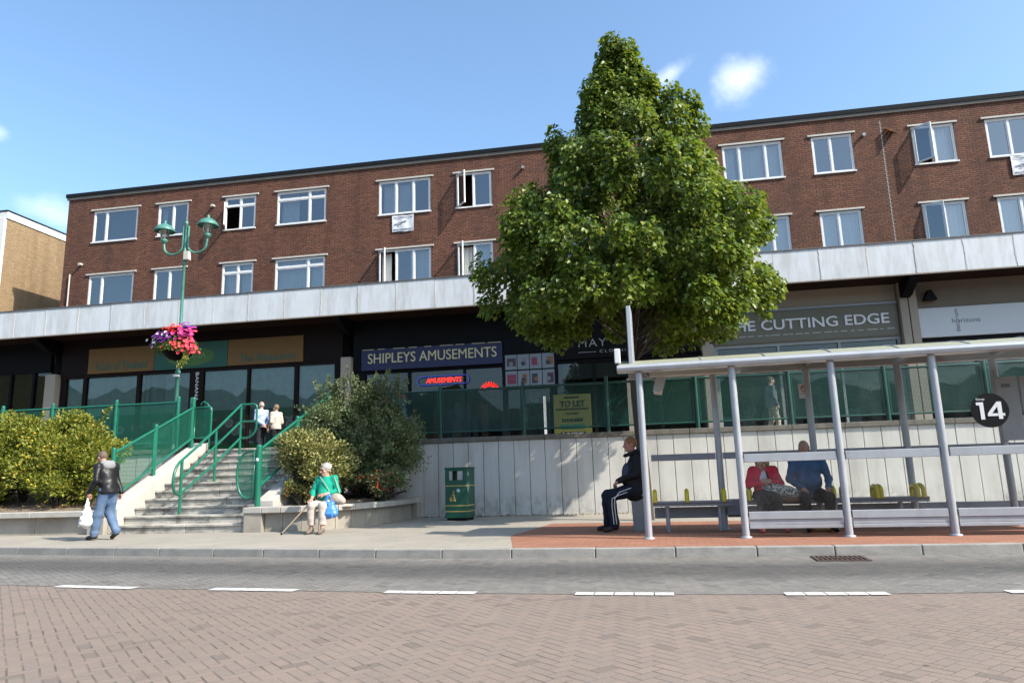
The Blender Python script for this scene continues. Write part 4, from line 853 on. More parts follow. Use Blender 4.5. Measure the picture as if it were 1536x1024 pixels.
# loose leaves blown against the wall
n = 420; t_ = RNG.random(n); P = np.array([tuple(G(-1.2+12*a, -7.62-abs(RNG.normal())*.16, PAV+.012)) for a in t_]); P2 = np.array([tuple(G(-11+3.6*a, -11.2+RNG.random()*1.2, .66+RNG.random()*.1)) for a in RNG.random(260)]); P = np.concatenate([P, P2])
D = rdir(len(P)); D[:, 2] *= .25; Nn = rdir(len(P))*.3+np.array([0, 0, 1])
o = leaves('fallen_leaves', P, D, Nn, RNG.uniform(.05, .1, len(P)), RNG.uniform(.04, .07, len(P)), leafmat('dry_leaf', [(0, (.12, .06, .02)), (.5, (.3, .2, .09)), (1, (.45, .36, .2))], .1, .7, .2)); o['kind'] = 'stuff'
# ------------------------------------------------------------------ lamp post and its flowers
LS, LY = -8.68, -7.12
lp = thing('street_lamp', 'slim green lamp post with two hooded lanterns on curved arms', 'street lamp', G(LS, LY, TER), YAW); z = lambda h: h-TER
MB().lathe([(.075, 0), (.075, .1), (.06, .12), (.058, z(4.3)), (.075, z(4.31)), (.075, z(4.38)), (.05, z(4.4)), (.042, z(7.6)), (.06, z(7.62)), (.06, z(7.7)), (.042, z(7.72)), (.04, z(8.85)), (.06, z(8.87)), (.05, z(8.95)), (0, z(8.99))], n=14).build('pole', M_lamp, lp)
MB().box(.03, .2, -.12, .02, z(7.72), z(7.98)).build('control_box', M_lintel, lp, bevel=.01)
MB().tube([(0, -.075, z(4.2)), (0, -.075, z(4.26))], .09, 10).build('collar', M_letter, lp)
for sgn, dz in ((-1, 0), (1, .05)):
    a = MB(); pts = [(sgn*.085, 0, z(8.8)), (sgn*.085, 0, z(8.25))]+[(sgn*(.085+.31-.31*math.cos(t)), 0, z(8.2)-.26*math.sin(t)) for t in np.linspace(.1, math.pi*.94, 10)]+[(sgn*.72, 0, z(8.32)+dz)]
    a.tube(pts, .034, 10); a.build('arm', M_lamp, lp)
    L = (sgn*.72, 0, z(8.32)+dz); b_ = MB(); b_.lathe([(0, 0), (.05, .0), (.07, .04), (.1, .08), (.105, .12), (.09, .13)], L, 14)
    lb = b_.build('lantern', M_lamp, lp)
    MB().lathe([(.095, .13), (.165, .4)], L, 14).build('lantern_glass', M_lampglass, lb); MB().ball((L[0], 0, L[2]+.25), (.035, .035, .09), 8).build('bulb', M_letter, lb)
    MB().lathe([(.3, .38), (.31, .4), (.27, .47), (.2, .55), (.12, .6), (.05, .63), (.035, .66), (.045, .69), (.03, .72), (0, .75)], L, 18).build('hood', M_lamp, lb)
fb = thing('flower_basket', 'overflowing basket of red, purple, pink and white flowers around the lamp post', 'flower basket', G(LS-.04, LY, 4.68), YAW); fb.scale = (.9, .9, .88)
MB().lathe([(.07, 0), (.25, .05), (.42, .2), (.46, .34), (.44, .34)], n=18).build('basket', M_black, fb)
n = 3600; d = rdir(n); d[:, 2] = np.abs(d[:, 2])*1.0-.25; rr = (RNG.random(n)**.35)
P = np.array([0, 0, .42])+d*rr[:, None]*np.array([.68, .62, .62]); D = d*.8+rdir(n)*.6-np.array([0, 0, .3])
leaves('foliage', P, D, d+rdir(n)*.5+np.array([0, 0, .5]), RNG.uniform(.06, .1, n), RNG.uniform(.035, .06, n), leafmat('basket_leaf', [(0, (.03, .06, .012)), (.6, (.08, .14, .03)), (1, (.2, .24, .06))], .3, .5, .3), fb)
n = 260; tt = RNG.random(n); P = np.stack([.42+.1*np.sin(tt*5)+RNG.normal(size=n)*.05, -.3+RNG.normal(size=n)*.06, -.35+.7-tt*.6], 1)
leaves('trailing_stems', P, np.array([0, 0, -1.])+rdir(n)*.5, rdir(n), .09, .03, leafmat('lime_trail', [(0, (.25, .28, .05)), (1, (.4, .38, .08))], .3, .5, .3), fb)
def blooms(nm, colr, cen, k, spread, size=.05):
    fl = MB(); c = np.array(cen)
    for _ in range(k):
        p = c+RNG.normal(size=3)*np.array(spread); dd = p-np.array([0, 0, .35]); dd /= np.linalg.norm(dd)+1e-6; p = np.array([0, 0, .35])+dd*max(np.linalg.norm(p-np.array([0, 0, .35])), .5+.16*abs(dd[0])); nn = Vector(dd+np.array([0, -.35, .25])+RNG.normal(size=3)*.25).normalized(); a = nn.orthogonal().normalized(); b = nn.cross(a); P_ = Vector(p)
        for q in range(5):
            t = q*1.2566; e = (a*math.cos(t)+b*math.sin(t)); s2 = (a*math.cos(t+.63)+b*math.sin(t+.63)); s1 = (a*math.cos(t-.63)+b*math.sin(t-.63)); fl.quad(P_, P_+s1*size*.75+nn*size*.25, P_+e*size+nn*size*.3, P_+s2*size*.75+nn*size*.25)
    fl.build(nm, std(nm+'_petal', colr, .6, .2, 8, bump=0), fb)
blooms('scarlet_flowers', (.75, .025, .01), (-.12, -.25, 1.02), 34, (.16, .12, .05), .075); blooms('purple_flowers', (.26, .03, .34), (-.3, -.4, .72), 44, (.2, .12, .12), .07); blooms('magenta_flowers', (.6, .02, .2), (.42, -.3, .85), 44, (.18, .15, .14), .07)
blooms('pink_flowers', (.7, .035, .07), (.62, -.3, .4), 40, (.12, .15, .17), .065); blooms('white_flowers', (.8, .74, .78), (-.62, -.3, .6), 24, (.1, .12, .1), .06); blooms('white_flowers', (.8, .74, .78), (-.15, -.5, .84), 12, (.1, .06, .05), .055); blooms('coral_flowers', (.7, .06, .04), (.2, -.55, .42), 18, (.14, .06, .08), .055)
blooms('purple_flowers', (.26, .03, .34), (.32, -.1, 1.12), 18, (.1, .1, .05), .07)
# ------------------------------------------------------------------ litter bin
bn = thing('litter_bin', 'dark green square litter bin with gold bands near the wall', 'bin', (-1.33, 17.02, PAV), rad(-17)); bs, h = .27, 1.18
def ring(mb, r, z0, z1, t=.03, m=0):
    for x0, x1, y0, y1 in ((-r, r, -r, -r+t), (-r, r, r-t, r), (-r, -r+t, -r+t, r-t), (r-t, r, -r+t, r-t)): mb.box(x0, x1, y0, y1, z0, z1, m)
mb = MB(); M_bin = std('bin_green_paint', (.006, .085, .05), .34, .12, 5, bump=.03); ring(mb, bs, .06, .92); ring(mb, bs, 1.13, h)
for x in (-bs, bs-.1):
    for y in (-bs, bs-.03): mb.box(x, x+.1, y, y+.03, .92, 1.13)
for y in (-bs+.03, bs-.09): mb.box(-bs, -bs+.03, y, y+.06, .92, 1.13); mb.box(bs-.03, bs, y, y+.06, .92, 1.13)
mb.box(bs-.028, bs-.002, -bs+.09, bs-.09, .92, 1.13)
mb.box(-bs+.03, bs-.03, -bs+.03, bs-.03, .07, .2); mb.build('body', M_bin, bn, bevel=.008); mb = MB(); mb.box(-bs-.015, bs+.015, -bs-.015, bs+.015, h, h+.035); mb.build('lid', M_bin, bn, bevel=.012)
MB().box(-bs+.03, bs-.03, -bs+.03, bs-.03, 0, .058).build('plinth', M_black, bn)
M_gold = std('gold_band', (.5, .36, .1), .45, .1, 5, bump=0)
for zz in (.2, .33, .78): mb = MB(); ring(mb, bs+.003, zz, zz+.022, .006); mb.build('band', M_gold, bn)
mb = MB(); mb.tube([(-.06, -bs-.004, .62), (-.04, -bs-.004, .52)], .018, 6).tube([(-.04, -bs-.004, .52), (-.06, -bs-.004, .44)], .014, 6).tube([(-.04, -bs-.004, .52), (-.015, -bs-.004, .44)], .014, 6).ball((-.06, -bs-.004, .655), (.022, .006, .022), 8).tube([(-.06, -bs-.004, .6), (-.11, -bs-.004, .56)], .01, 6).box(-.15, -.09, -bs-.008, -bs-.001, .44, .53).build('emblem', M_gold, bn)
mb = MB(); mb.ball((.06, -bs-.003, .68), (.045, .006, .045), 12); mb.box(bs+.001, bs+.005, -.2, -.14, 1.02, 1.1); mb.box(bs+.001, bs+.005, -.2, -.15, .66, .84); mb.build('sticker', std('pale_sticker', (.5, .58, .62), .4, .05, bump=0), bn)
# ------------------------------------------------------------------ bus shelter
sh = thing('bus_shelter', 'long grey metal and glass bus shelter with arched translucent roof', 'bus shelter', SO, SYAW)
FA = [-.01, 1.38, 2.78, 4.14, 5.52, 6.9]; RA = [1.2, 2.72, 4.14, 5.55, 6.95]; RB = 1.55
for a in FA: MB().tube([(a, 0, PAV+.005), (a, 0, 2.63)], .053, 14).lathe([(.085, PAV+.004), (.085, PAV+.02), (.053, PAV+.03)], (a, 0, 0), 14).build('post', M_alu, sh)
for a in RA: MB().tube([(a, RB, PAV+.005), (a, RB, 2.8)], .055, 14).lathe([(.085, PAV+.004), (.085, PAV+.02), (.055, PAV+.03)], (a, RB, 0), 14).build('post', M_alu, sh)
x0, x1 = -.34, 8.4
gt = MB(); gt.prism([(-.13, 2.64), (.06, 2.63), (.08, 2.7), (.02, 2.75), (-.1, 2.745), (-.15, 2.7)], x0, x1, 'x'); gt.build('front_beam', M_alu, sh, bevel=.012)
MB().box(x0+.1, x1, RB-.06, RB+.06, 2.72, 2.86).build('rear_beam', std('rear_beam_paint', (.42, .4, .38), .5, .1, 2), sh, bevel=.01)
arcp = [(.0, 2.752), (.3, 2.835), (.65, 2.9), (1.0, 2.92), (1.35, 2.905), (1.68, 2.875)]
rfm = Mat('roof_sheet'); t_ = rfm.n('BsdfTranslucent'); t_.inputs[0].default_value = (.5, .5, .3, 1); cc = rfm.mix(rfm.noise(rfm.coord(), 3, 4), (.25, .25, .17), (.33, .33, .24)); p_ = rfm.bsdf(cc, .4); x_ = rfm.n('MixShader'); x_.inputs[0].default_value = .06; rfm.l(p_, x_.inputs[1]); rfm.l(t_.outputs[0], x_.inputs[2]); M_roofs = rfm.done(x_.outputs[0])
v = []; f = []
for i, xx in enumerate((x0+.02, x1)):
    for dz in (0, .012): v += [(xx, y, zz+dz) for y, zz in arcp]
m_ = len(arcp)
for k in range(m_-1): f += [(k, k+1, 2*m_+k+1, 2*m_+k), (m_+k, 3*m_+k, 3*m_+k+1, m_+k+1)]
f += [tuple(range(m_))+tuple(range(2*m_-1, m_-1, -1)), (0, 2*m_, 3*m_, m_)]
bake('roof_sheet', v, f, M_roofs, sh, smooth=False)
for a in np.arange(.95, 8.3, .93): MB().tube([(a, y, zz+.014) for y, zz in arcp], .014, 6).build('roof_rib', M_alu, sh)
for a in RA[:-1]: MB().tube([(a, .06, 2.66), (a, .6, 2.8), (a, RB-.05, 2.79)], .03, 8).build('roof_arm', M_alud, sh)
MB().box(.15, 1.55, .35, .5, 2.6, 2.68).build('light_box', std('cream_light_housing', (.6, .6, .52), .5, .05), sh, bevel=.008)
for a, b in zip(FA[1:-1], FA[2:]):
    mb = MB(); a_, b_ = a+.062, b-.062; MB().box(a_, b_, -.03, .03, 1.2, 1.32).build('front_rail', M_alu, sh, bevel=.006)
    mb.prism([(-.035, .38), (.035, .38), (.035, .49), (-.035, .49)], a_, b_, 'x')
    for z0, z1, d in ((.25, .3, .025),): mb.box(a_, b_, -d, d, z0, z1)
    mb.box(a_, b_, -.018, .018, .302, .378); mb.build('front_rail', M_alu, sh, bevel=.006); MB().quad((a_, 0, 1.325), (b_, 0, 1.325), (b_, 0, 2.63), (a_, 0, 2.63)).quad((a_, 0, .495), (b_, 0, .495), (b_, 0, 1.195), (a_, 0, 1.195)).build('glass_panel', M_shelterglass, sh)
for a, b in zip([-.0]+RA[:-1], RA):
    a_, b_ = a+.06, b-.06; mb = MB()
    MB().box(a_, b_, RB-.025, RB+.025, 1.28, 1.39).build('rear_rail', M_alud, sh, bevel=.005); mb.box(a_, b_, RB-.03, RB+.03, .32, .5); mb.build('rear_rail', M_alud, sh, bevel=.005); MB().quad((a_, RB, 1.395), (b_, RB, 1.395), (b_, RB, 2.71), (a_, RB, 2.71)).quad((a_, RB, .505), (b_, RB, .505), (b_, RB, 1.275), (a_, RB, 1.275)).build('glass_panel', M_shelterglass, sh)
MB().box(1.25, 1.55, RB-.12, RB-.061, .36, .62).build('junction_box', M_alud, sh, bevel=.006)
for a in (5.66, 6.0, 6.34): MB().box(a-.16, a+.16, RB-.1, RB-.062, 1.42, 2.42).build('timetable_case', std('timetable_grey', (.4, .41, .43), .3, .05, 2, bump=0), sh, bevel=.01); MB().box(a-.08, a+.05, RB-.106, RB-.1015, 2.25, 2.31).build('heading', M_gtxt, sh)
so_ = thing('stop_sign', 'round black disc reading Stop 14 on the shelter front glass', 'sign', S(4.78, -.02, 1.81), SYAW)
dk = MB(); dk.prism([(.24*math.cos(t), .24*math.sin(t)) for t in np.linspace(0, 2*math.pi, 41)[:-1]], -.008, 0, 'y'); dk.build('disc', M_ink, so_)
# heavy 1 and 4 cut as outlines, small word above
nb = MB(); nb.prism([(-.165, .075), (-.165, .115), (-.075, .115), (-.075, -.125), (-.125, -.125), (-.125, .075)], -.014, -.0085, 'y'); nb.prism([(.095, .115), (.15, .115), (.15, -.125), (.098, -.125)], -.014, -.0085, 'y'); nb.prism([(-.035, -.045), (.094, .115), (.094, .048), (.02, -.045)], -.0138, -.0085, 'y'); nb.prism([(-.035, -.046), (.094, -.046), (.094, -.082), (-.035, -.082)], -.0138, -.0085, 'y'); nb.prism([(.151, -.046), (.18, -.046), (.18, -.082), (.151, -.082)], -.0138, -.0085, 'y')
nb.build('number', M_letter, so_); lettering('Stop', .11, .04, (-.105, -.008, .155), M_letter, so_, depth=.004)
fl_ = thing('stop_flag', 'tall thin pale blade standing on the shelter roof seen edge on', 'stop flag', S(-.12, .15, 2.75), SYAW)
MB().box(-.035, .035, -.06, .52, .03, .98).build('blade', M_alu, fl_, bevel=.01); MB().tube([(0, -.02, -.02), (0, -.02, .3)], .03, 8).build('stem', M_alu, fl_)
an = thing('aerial_box', 'small white upright box on a dark bracket at the shelter roof end', 'aerial', S(-.34, .0, 2.66), SYAW)
MB().box(-.03, .06, -.05, .05, .13, .36).build('box', M_letter, an, bevel=.012); MB().box(-.045, -.028, -.02, .02, -.04, .4).tube([(.015, 0, .14), (.0, 0, .05), (-.02, 0, .0)], .01, 6).build('bracket', M_black, an)
dp = thing('display_screen', 'pale tilted electronic display hanging under the roof end by the stop blade', 'display', S(.3, .9, 2.9), SYAW)
MB().hexa([(-.12, -.3, -.5), (.02, -.3, -.52), (.02, .3, -.52), (-.12, .3, -.5), (-.02, -.3, -.15), (.13, -.3, -.15), (.13, .3, -.15), (-.02, .3, -.15)]).build('housing', std('display_grey', (.5, .51, .5), .4, .06), dp, bevel=.015); MB().tube([(.06, 0, -.16), (.0, 0, .02)], .025, 8).tube([(-.05, 0, -.3), (-.2, 0, -.2), (-.28, 0, -.05)], .03, 8).build('bracket', M_alud, dp)
ns = thing('notice', 'white no smoking notice with red ring on the rear shelter glass', 'notice', S(2.66, RB-.02, 2.24), SYAW); MB().box(-.085, .085, -.006, 0, 0, .25).build('plate', M_letter, ns); MB().tube([(.05*math.cos(t), -.009, .165+.05*math.sin(t)) for t in np.linspace(0, 6.28, 21)[:-1]], .008, 5, closed=True).tube([(-.035, -.01, .2), (.035, -.01, .13)], .007, 5).box(-.06, .06, -.009, -.0065, .075, .085).build('symbol', std('red_print', (.5, .05, .04), .5, .05, bump=0), ns)
# benches with yellow dividers
def bench(a0, a1, legs, arms, label):
    b = thing('bench', label, 'bench', S(a0, 1.28, 0), SYAW); L = a1-a0
    MB().box(0, L, -.12, .12, .575, .61).build('seat', M_alud, b, bevel=.01); MB().box(0, L, -.09, -.05, .53, .574).build('seat_rail', M_alud, b)
    for a in legs: MB().tube([(a-a0, 0, PAV), (a-a0, 0, .574)], .035, 10).build('leg', M_galv, b)
    for a in arms:
        x = a-a0; MB().tube([(x, -.15, .6), (x, -.15, .71)]+[(x, -.15*math.cos(t), .71+.07*math.sin(t)) for t in np.linspace(.2, 2.94, 9)]+[(x, .15, .71), (x, .15, .6)], .034, 10).build('armrest', M_yellow, b)
bench(.05, 1.32, (.28, 1.12), (.09, .61, 1.2), 'empty grey bench with yellow dividers next to the perched man'); bench(1.55, 4.25, (1.75, 2.9, 3.85), (1.6, 2.87, 3.04, 3.5, 3.53+.03, 4.08, 4.16), 'grey bench with yellow dividers under the seated couple')
pc_ = thing('perch_post', 'broad square metal perch post under the man in black coat', 'perch', S(-.23, 1.5, PAV), SYAW); MB().hexa([(-.07, -.09, 0), (.13, -.09, 0), (.13, .09, 0), (-.07, .09, 0), (-.09, -.09, .58), (.11, -.09, .58), (.11, .09, .58), (-.09, .09, .58)]).build('post', std('dull_steel', (.26, .265, .27), .5, .2, 6, metal=.3), pc_, bevel=.012); MB().box(-.2, .18, -.14, .14, .582, .62).build('pad', M_alud, pc_, bevel=.012)
# drain
dg_ = thing('drain_grate', 'black iron drain grate in the road against the kerb', 'drain', (3.9, 8.93, .006), rad(-12)); mb = MB(); mb.box(-.3, .3, -.24, -.2, 0, .012).box(-.3, .3, .2, .24, 0, .012).box(-.3, -.26, -.2, .2, 0, .012).box(.26, .3, -.2, .2, 0, .012)
for q in range(9): x = -.22+q*.055; mb.box(x-.012, x+.012, -.2, .2, .001, .01)
mb.box(-.26, .26, -.015, .015, .0105, .0125); mb.build('frame', std('rusty_iron', (.09, .055, .045), .7, .3, 9), dg_); MB().quad((-.26, -.2, .0005), (.26, -.2, .0005), (.26, .2, .0005), (-.26, .2, .0005)).build('shaft', std('shaft_dark', (.008, .008, .008), .9), dg_)
mc = thing('manhole_cover', 'rusty iron cover at the bottom edge of the road', 'cover', (-.52, 3.86, .005)); MB().lathe([(0, .006), (.2, .006), (.2, .002), (.23, .002), (.23, .007), (.26, .007), (.26, 0)], n=28).build('disc', std('rusty_iron2', (.16, .085, .06), .8, .4, 12, bump=.6), mc)
ab = thing('advert_board', 'leaning board behind the mesh railing beside the berry shrub', 'advert board', G(-1.75, -6.3, TER), YAW); MB().hexa([(-.35, -.2, 0), (.15, -.2, 0), (.15, -.16, 0), (-.35, -.16, 0), (-.6, .05, .75), (-.1, .05, .75), (-.1, .09, .75), (-.6, .09, .75)]).build('panel', std('board_dark', (.06, .06, .07), .4, .5, 6), ab); MB().tube([(.17, -.2, 0), (-.08, .06, .76)], .02, 6).tube([(-.37, -.2, 0), (-.62, .06, .76)], .02, 6).build('frame', M_alud, ab)
# far side of the street (mirrored in the shop windows): a low wooded ridge
v = []; f = []; n = 260; hh = 0
for i in range(n+1):
    hh = hh*.82+random.uniform(-1.6, 1.6)+(random.random() < .05)*random.uniform(-3, 4)
    t = math.pi*.96+math.pi*1.08*i/n; R = 130; hgt = 22+2*math.sin(i*.11)+hh; v += [(R*math.cos(t), R*math.sin(t), -1), (R*1.05*math.cos(t), R*1.05*math.sin(t), hgt), (R*1.5*math.cos(t), R*1.5*math.sin(t), -1)]
for i in range(n): f += [(3*i, 3*i+3, 3*i+4, 3*i+1), (3*i+1, 3*i+4, 3*i+5, 3*i+2)]
bake('hills', v, f, std('far_woods', (.045, .06, .03), .95, .4, .05, bump=0))['kind'] = 'structure'
#PART3
# ------------------------------------------------------------------ people: blended distance fields turned into one skin per body
class Field:
    def __init__(s, lo, hi, h):
        s.h = h; s.lo = np.array(lo, float); n = [int((b-a)/h)+2 for a, b in zip(lo, hi)]
        s.ax = [s.lo[i]+h*np.arange(n[i]) for i in range(3)]; s.F = np.full(n, 1., np.float32)
    def _add(s, fn, lo, hi, k, sub=False):
        sl = []; m = k+3*s.h
        for i in range(3):
            a = int(max(0, math.floor((lo[i]-m-s.lo[i])/s.h))); b = int(min(len(s.ax[i]), math.ceil((hi[i]+m-s.lo[i])/s.h)+1))
            if b <= a: return s
            sl.append(slice(a, b))
        X, Y, Z = np.meshgrid(*[s.ax[i][sl[i]] for i in range(3)], indexing='ij', sparse=True)
        d = fn(X, Y, Z); A = s.F[tuple(sl)]; h_ = np.clip(.5+.5*(A-d)/k, 0, 1); s.F[tuple(sl)] = A*(1-h_)+d*h_-k*h_*(1-h_); return s
    def cone(s, a, b, ra, rb, k=.02):
        a, b = np.array(a, float), np.array(b, float); ab = b-a; L = max(1e-9, ab@ab)
        def fn(X, Y, Z):
            t = np.clip(((X-a[0])*ab[0]+(Y-a[1])*ab[1]+(Z-a[2])*ab[2])/L, 0, 1); return np.sqrt((X-a[0]-ab[0]*t)**2+(Y-a[1]-ab[1]*t)**2+(Z-a[2]-ab[2]*t)**2)-(ra+(rb-ra)*t)
        r = max(ra, rb); return s._add(fn, np.minimum(a, b)-r, np.maximum(a, b)+r, k)
    def ell(s, c, r, R=None, k=.02):
        c = np.array(c, float); r = np.array(r, float); R = np.eye(3) if R is None else np.array(R)
        def fn(X, Y, Z):
            x, y, z = X-c[0], Y-c[1], Z-c[2]; p = [(R[0][i]*x+R[1][i]*y+R[2][i]*z) for i in range(3)]
            k0 = np.sqrt(sum((p[i]/r[i])**2 for i in range(3)))+1e-6; k1 = np.sqrt(sum((p[i]/r[i]**2)**2 for i in range(3)))+1e-6; return k0*(k0-1)/k1
        m = max(r); return s._add(fn, c-m, c+m, k)
    def cut(s, p, n):
        X, Y, Z = np.meshgrid(*s.ax, indexing='ij', sparse=True); n = np.array(n, float); n /= np.linalg.norm(n)
        s.F = np.maximum(s.F, (X-p[0])*n[0]+(Y-p[1])*n[1]+(Z-p[2])*n[2]).astype(np.float32); return s
    def wrinkle(s, amp=.006, seed=0):
        g = np.random.default_rng(seed); X, Y, Z = np.meshgrid(*s.ax, indexing='ij', sparse=True); W_ = 0
        for _ in range(7):
            k = g.normal(size=3)*np.array([16, 16, 26]); W_ = W_+np.sin(k[0]*X+k[1]*Y+k[2]*Z+g.uniform(0, 6.28)+1.3*np.sin(9*Z+7*X+g.uniform(0, 6)))
        s.F = (s.F+amp*W_/2.2).astype(np.float32); return s
    def mesh(s, name, mat, parent):
        F = s.F; S_ = F < 0; N_ = F.shape; sh_ = tuple(n-1 for n in N_); acc = np.zeros(sh_+(3,), np.float32); cnt = np.zeros(sh_, np.float32)
        for ax in range(3):
            o1, o2 = [(1, 2), (0, 2), (0, 1)][ax]
            for b in (0, 1):
                for c in (0, 1):
                    q = [None]*3; q[o1] = slice(b, N_[o1]-1+b); q[o2] = slice(c, N_[o2]-1+c); q[ax] = slice(0, -1); A = F[tuple(q)]; q[ax] = slice(1, None); B_ = F[tuple(q)]
                    m = (A < 0) != (B_ < 0); t = np.where(m, A/np.where(m, A-B_, 1), 0); acc[..., ax] += t; acc[..., o1] += m*b; acc[..., o2] += m*c; cnt += m
        mask = cnt > 0; idx = np.full(sh_, -1); idx[mask] = np.arange(mask.sum()); pos = (np.argwhere(mask)+acc[mask]/cnt[mask][:, None])*s.h+s.lo; fs = []
        for ax in range(3):
            o1, o2 = [(1, 2), (2, 0), (0, 1)][ax]; q = [slice(1, -1)]*3; q[ax] = slice(0, -1); A = S_[tuple(q)]; q[ax] = slice(1, None); B_ = S_[tuple(q)]
            e = np.argwhere(A != B_); 
            if not len(e): continue
            e = e+1; e[:, ax] -= 1; ins = S_[tuple(e.T)]; d1 = np.zeros(3, int); d1[o1] = 1; d2 = np.zeros(3, int); d2[o2] = 1
            qd = np.stack([idx[tuple((e-d1-d2).T)], idx[tuple((e-d2).T)], idx[tuple(e.T)], idx[tuple((e-d1).T)]], 1); qd[~ins] = qd[~ins][:, ::-1]; fs.append(qd)
        return bake(name, pos.tolist(), np.concatenate(fs).tolist() if fs else [], mat, parent)
def skin(name, col): return std(name, col, .5, .1, 14, bump=.05, bscale=120)
def cloth(name, col, rough=.85, var=.15, bump=.5, bscale=16, stain=None): return std(name, col, rough, var, 7, bump=bump, bscale=bscale, spec=.25, stain=stain)
SK_A, SK_B = skin('fair_skin', (.56, .33, .24)), skin('ruddy_skin', (.5, .25, .17))
def unit(v): v = np.array(v, float); return v/(np.linalg.norm(v)+1e-9)
def euler(yaw, pitch, roll=0): return np.array(Matrix.Rotation(rad(yaw), 3, 'Z') @ Matrix.Rotation(rad(pitch), 3, 'X') @ Matrix.Rotation(rad(roll), 3, 'Y'))
def hand(F, w, d, n, side, curl=.5):
    w = np.array(w, float); d, n = unit(d), unit(n); n = unit(n-d*(n@d)); a = np.cross(d, n)*side
    F.cone(w, w+d*.05, .024, .026, .012); F.ell(w+d*.055, (.04, .05, .017), np.stack([a, d, n], 1), .012)
    for i, L in enumerate((.9, 1., .95, .75)):
        b = w+d*.092+a*(.03-.02*i); p1 = b+(d*math.cos(curl*.7)+n*math.sin(curl*.7))*.036*L; p2 = p1+(d*math.cos(curl*1.9)+n*math.sin(curl*1.9))*.026*L; p3 = p2+(d*math.cos(curl*2.7)+n*math.sin(curl*2.7))*.018*L
        for u, v_, ra, rb in ((b, p1, .0105, .0095), (p1, p2, .0095, .009), (p2, p3, .009, .008)): F.cone(u, v_, ra, rb, .003)
    b = w+d*.03+a*.03; t1 = b+(d*.6+a*.7+n*.25)*.035; F.cone(b, t1, .014, .011, .008); F.cone(t1, t1+(d*.85+a*.15+n*.45)*.03, .011, .009, .003)
def person(label, loc, rot, J, skinm, top, legs, shoes, hair, girth=1., hands=None, group=None, head=(0, 0), hairstyle='short', sleeve=1., hem=.1, skirt=None, hs=1., belly=0., toes=None, loose=1.):
    p = thing('person', label, 'person', loc, rot, group); g = girth; J = {k: np.array(v, float) for k, v in J.items()}; P = np.array(list(J.values())); lo, hi = P.min(0)-.3, P.max(0)+.3
    F = Field(lo, hi, .009); R = euler(*head); hc = J['head']; H_ = lambda x, y, z: hc+R@(np.array([x, y, z])*hs)
    F.cone(J['pel'], J['che'], .115*g, .12*g, .04); F.ell(J['che'], (.15*g, .1*g, .13), k=.05); F.cone(J['sa'], J['sb'], .045, .045, .05); F.cone(J['che'], J['neck'], .09, .055, .05); F.cone(J['neck'], hc+R@np.array([0, .02, -.06]), .052, .05, .03)
    F.ell(H_(0, .012, .02), np.array((.076, .098, .1))*hs, R, .02); F.ell(H_(0, -.02, -.05), np.array((.058, .07, .07))*hs, R, .03); F.ell(H_(0, -.06, -.095), np.array((.03, .03, .02))*hs, R, .025)
    F.cone(H_(0, -.088, .012), H_(0, -.112, -.028), .011, .016, .012); F.cone(H_(-.03, -.082, .03), H_(.03, -.082, .03), .013, .013, .015); F.cone(H_(-.022, -.086, -.062), H_(.022, -.086, -.062), .009, .009, .01)
    for sx in (-1, 1): F.ell(H_(sx*.078, .012, -.008), (.013, .022, .032), R, .008); F.ell(H_(sx*.042, -.062, -.02), (.025, .025, .022), R, .02)
    for q in 'ab':
        F.cone(J['s'+q], J['e'+q], .048, .04, .03); F.cone(J['e'+q], J['w'+q], .042, .027, .02); F.cone(J['h'+q], J['k'+q], .078*g, .055, .04); F.cone(J['k'+q], J['f'+q], .055, .036, .03)
        if hands and q in hands: d, n, c = hands[q]; hand(F, J['w'+q], d, n, -1 if q == 'a' else 1, c)
    body = F.mesh('body', skinm, p)
    for sx in (-1, 1):
        m = MB(); m.ball(tuple(H_(sx*.031, -.083, .01)), .0115*hs, 8).build('eye', std('eye_dark', (.03, .025, .02), .2, bump=0), body)
    MB().ball(tuple(H_(0, -.0935, -.062)), (.02*hs, .006, .005), 8).build('mouth', std('lip', (.36, .12, .1), .5, bump=0), body)
    # hair
    if hairstyle:
        F = Field(hc-.2, hc+.2, .008)
        if hairstyle == 'curly':
            F.ell(H_(0, .03, .05), np.array((.098, .108, .09))*hs, R, .02)
            for _ in range(46):
                d = rdir(1)[0]; d[1] = abs(d[1])*1. - .12; d[2] = d[2]*.8+.25; d = unit(d); F.ell(H_(*(np.array([0, .03, .035])+d*np.array([.09, .1, .09]))), np.array((.026, .026, .026))*hs, R, .012)
            F.cut(H_(0, -.055, .0), R@np.array([0, -1., -.75]))
        elif hairstyle == 'bob':
            F.ell(H_(0, .02, .03), np.array((.096, .112, .1))*hs, R, .03); F.ell(H_(0, .06, -.06), np.array((.098, .07, .1))*hs, R, .03)
            for sx in (-1, 1): F.cone(H_(sx*.078, .0, .02), H_(sx*.088, -.02, -.11), .026, .024, .03)
            F.cut(H_(0, -.06, .03), R@np.array([0, -1., -.5]))
        elif hairstyle == 'fringe':
            F.ell(H_(0, .022, -.0), np.array((.083, .098, .075))*hs, R, .02); F.cut(H_(0, -.0, .035), R@np.array([0, -.4, 1.])); F.cut(H_(0, -.01, 0), R@np.array([0, -1., -.2]))
        else:
            F.ell(H_(0, .022, .03), np.array((.084, .104, .102))*hs, R, .02); F.cut(H_(0, -.062, .03), R@np.array([0, -1., -.55])); F.cut(H_(0, .03, -.055), R@np.array([0, -.55, -1.]))
        F.mesh('hair', hair, p)
    # trousers / skirt
    pel = J['pel']
    F = Field(lo, hi, .011); F.ell(pel, (.168*g, .135*g, .12), k=.04); F.cone(pel+np.array([0, 0, .0]), pel+(J['che']-pel)*.4, .13*g, .12*g, .03)
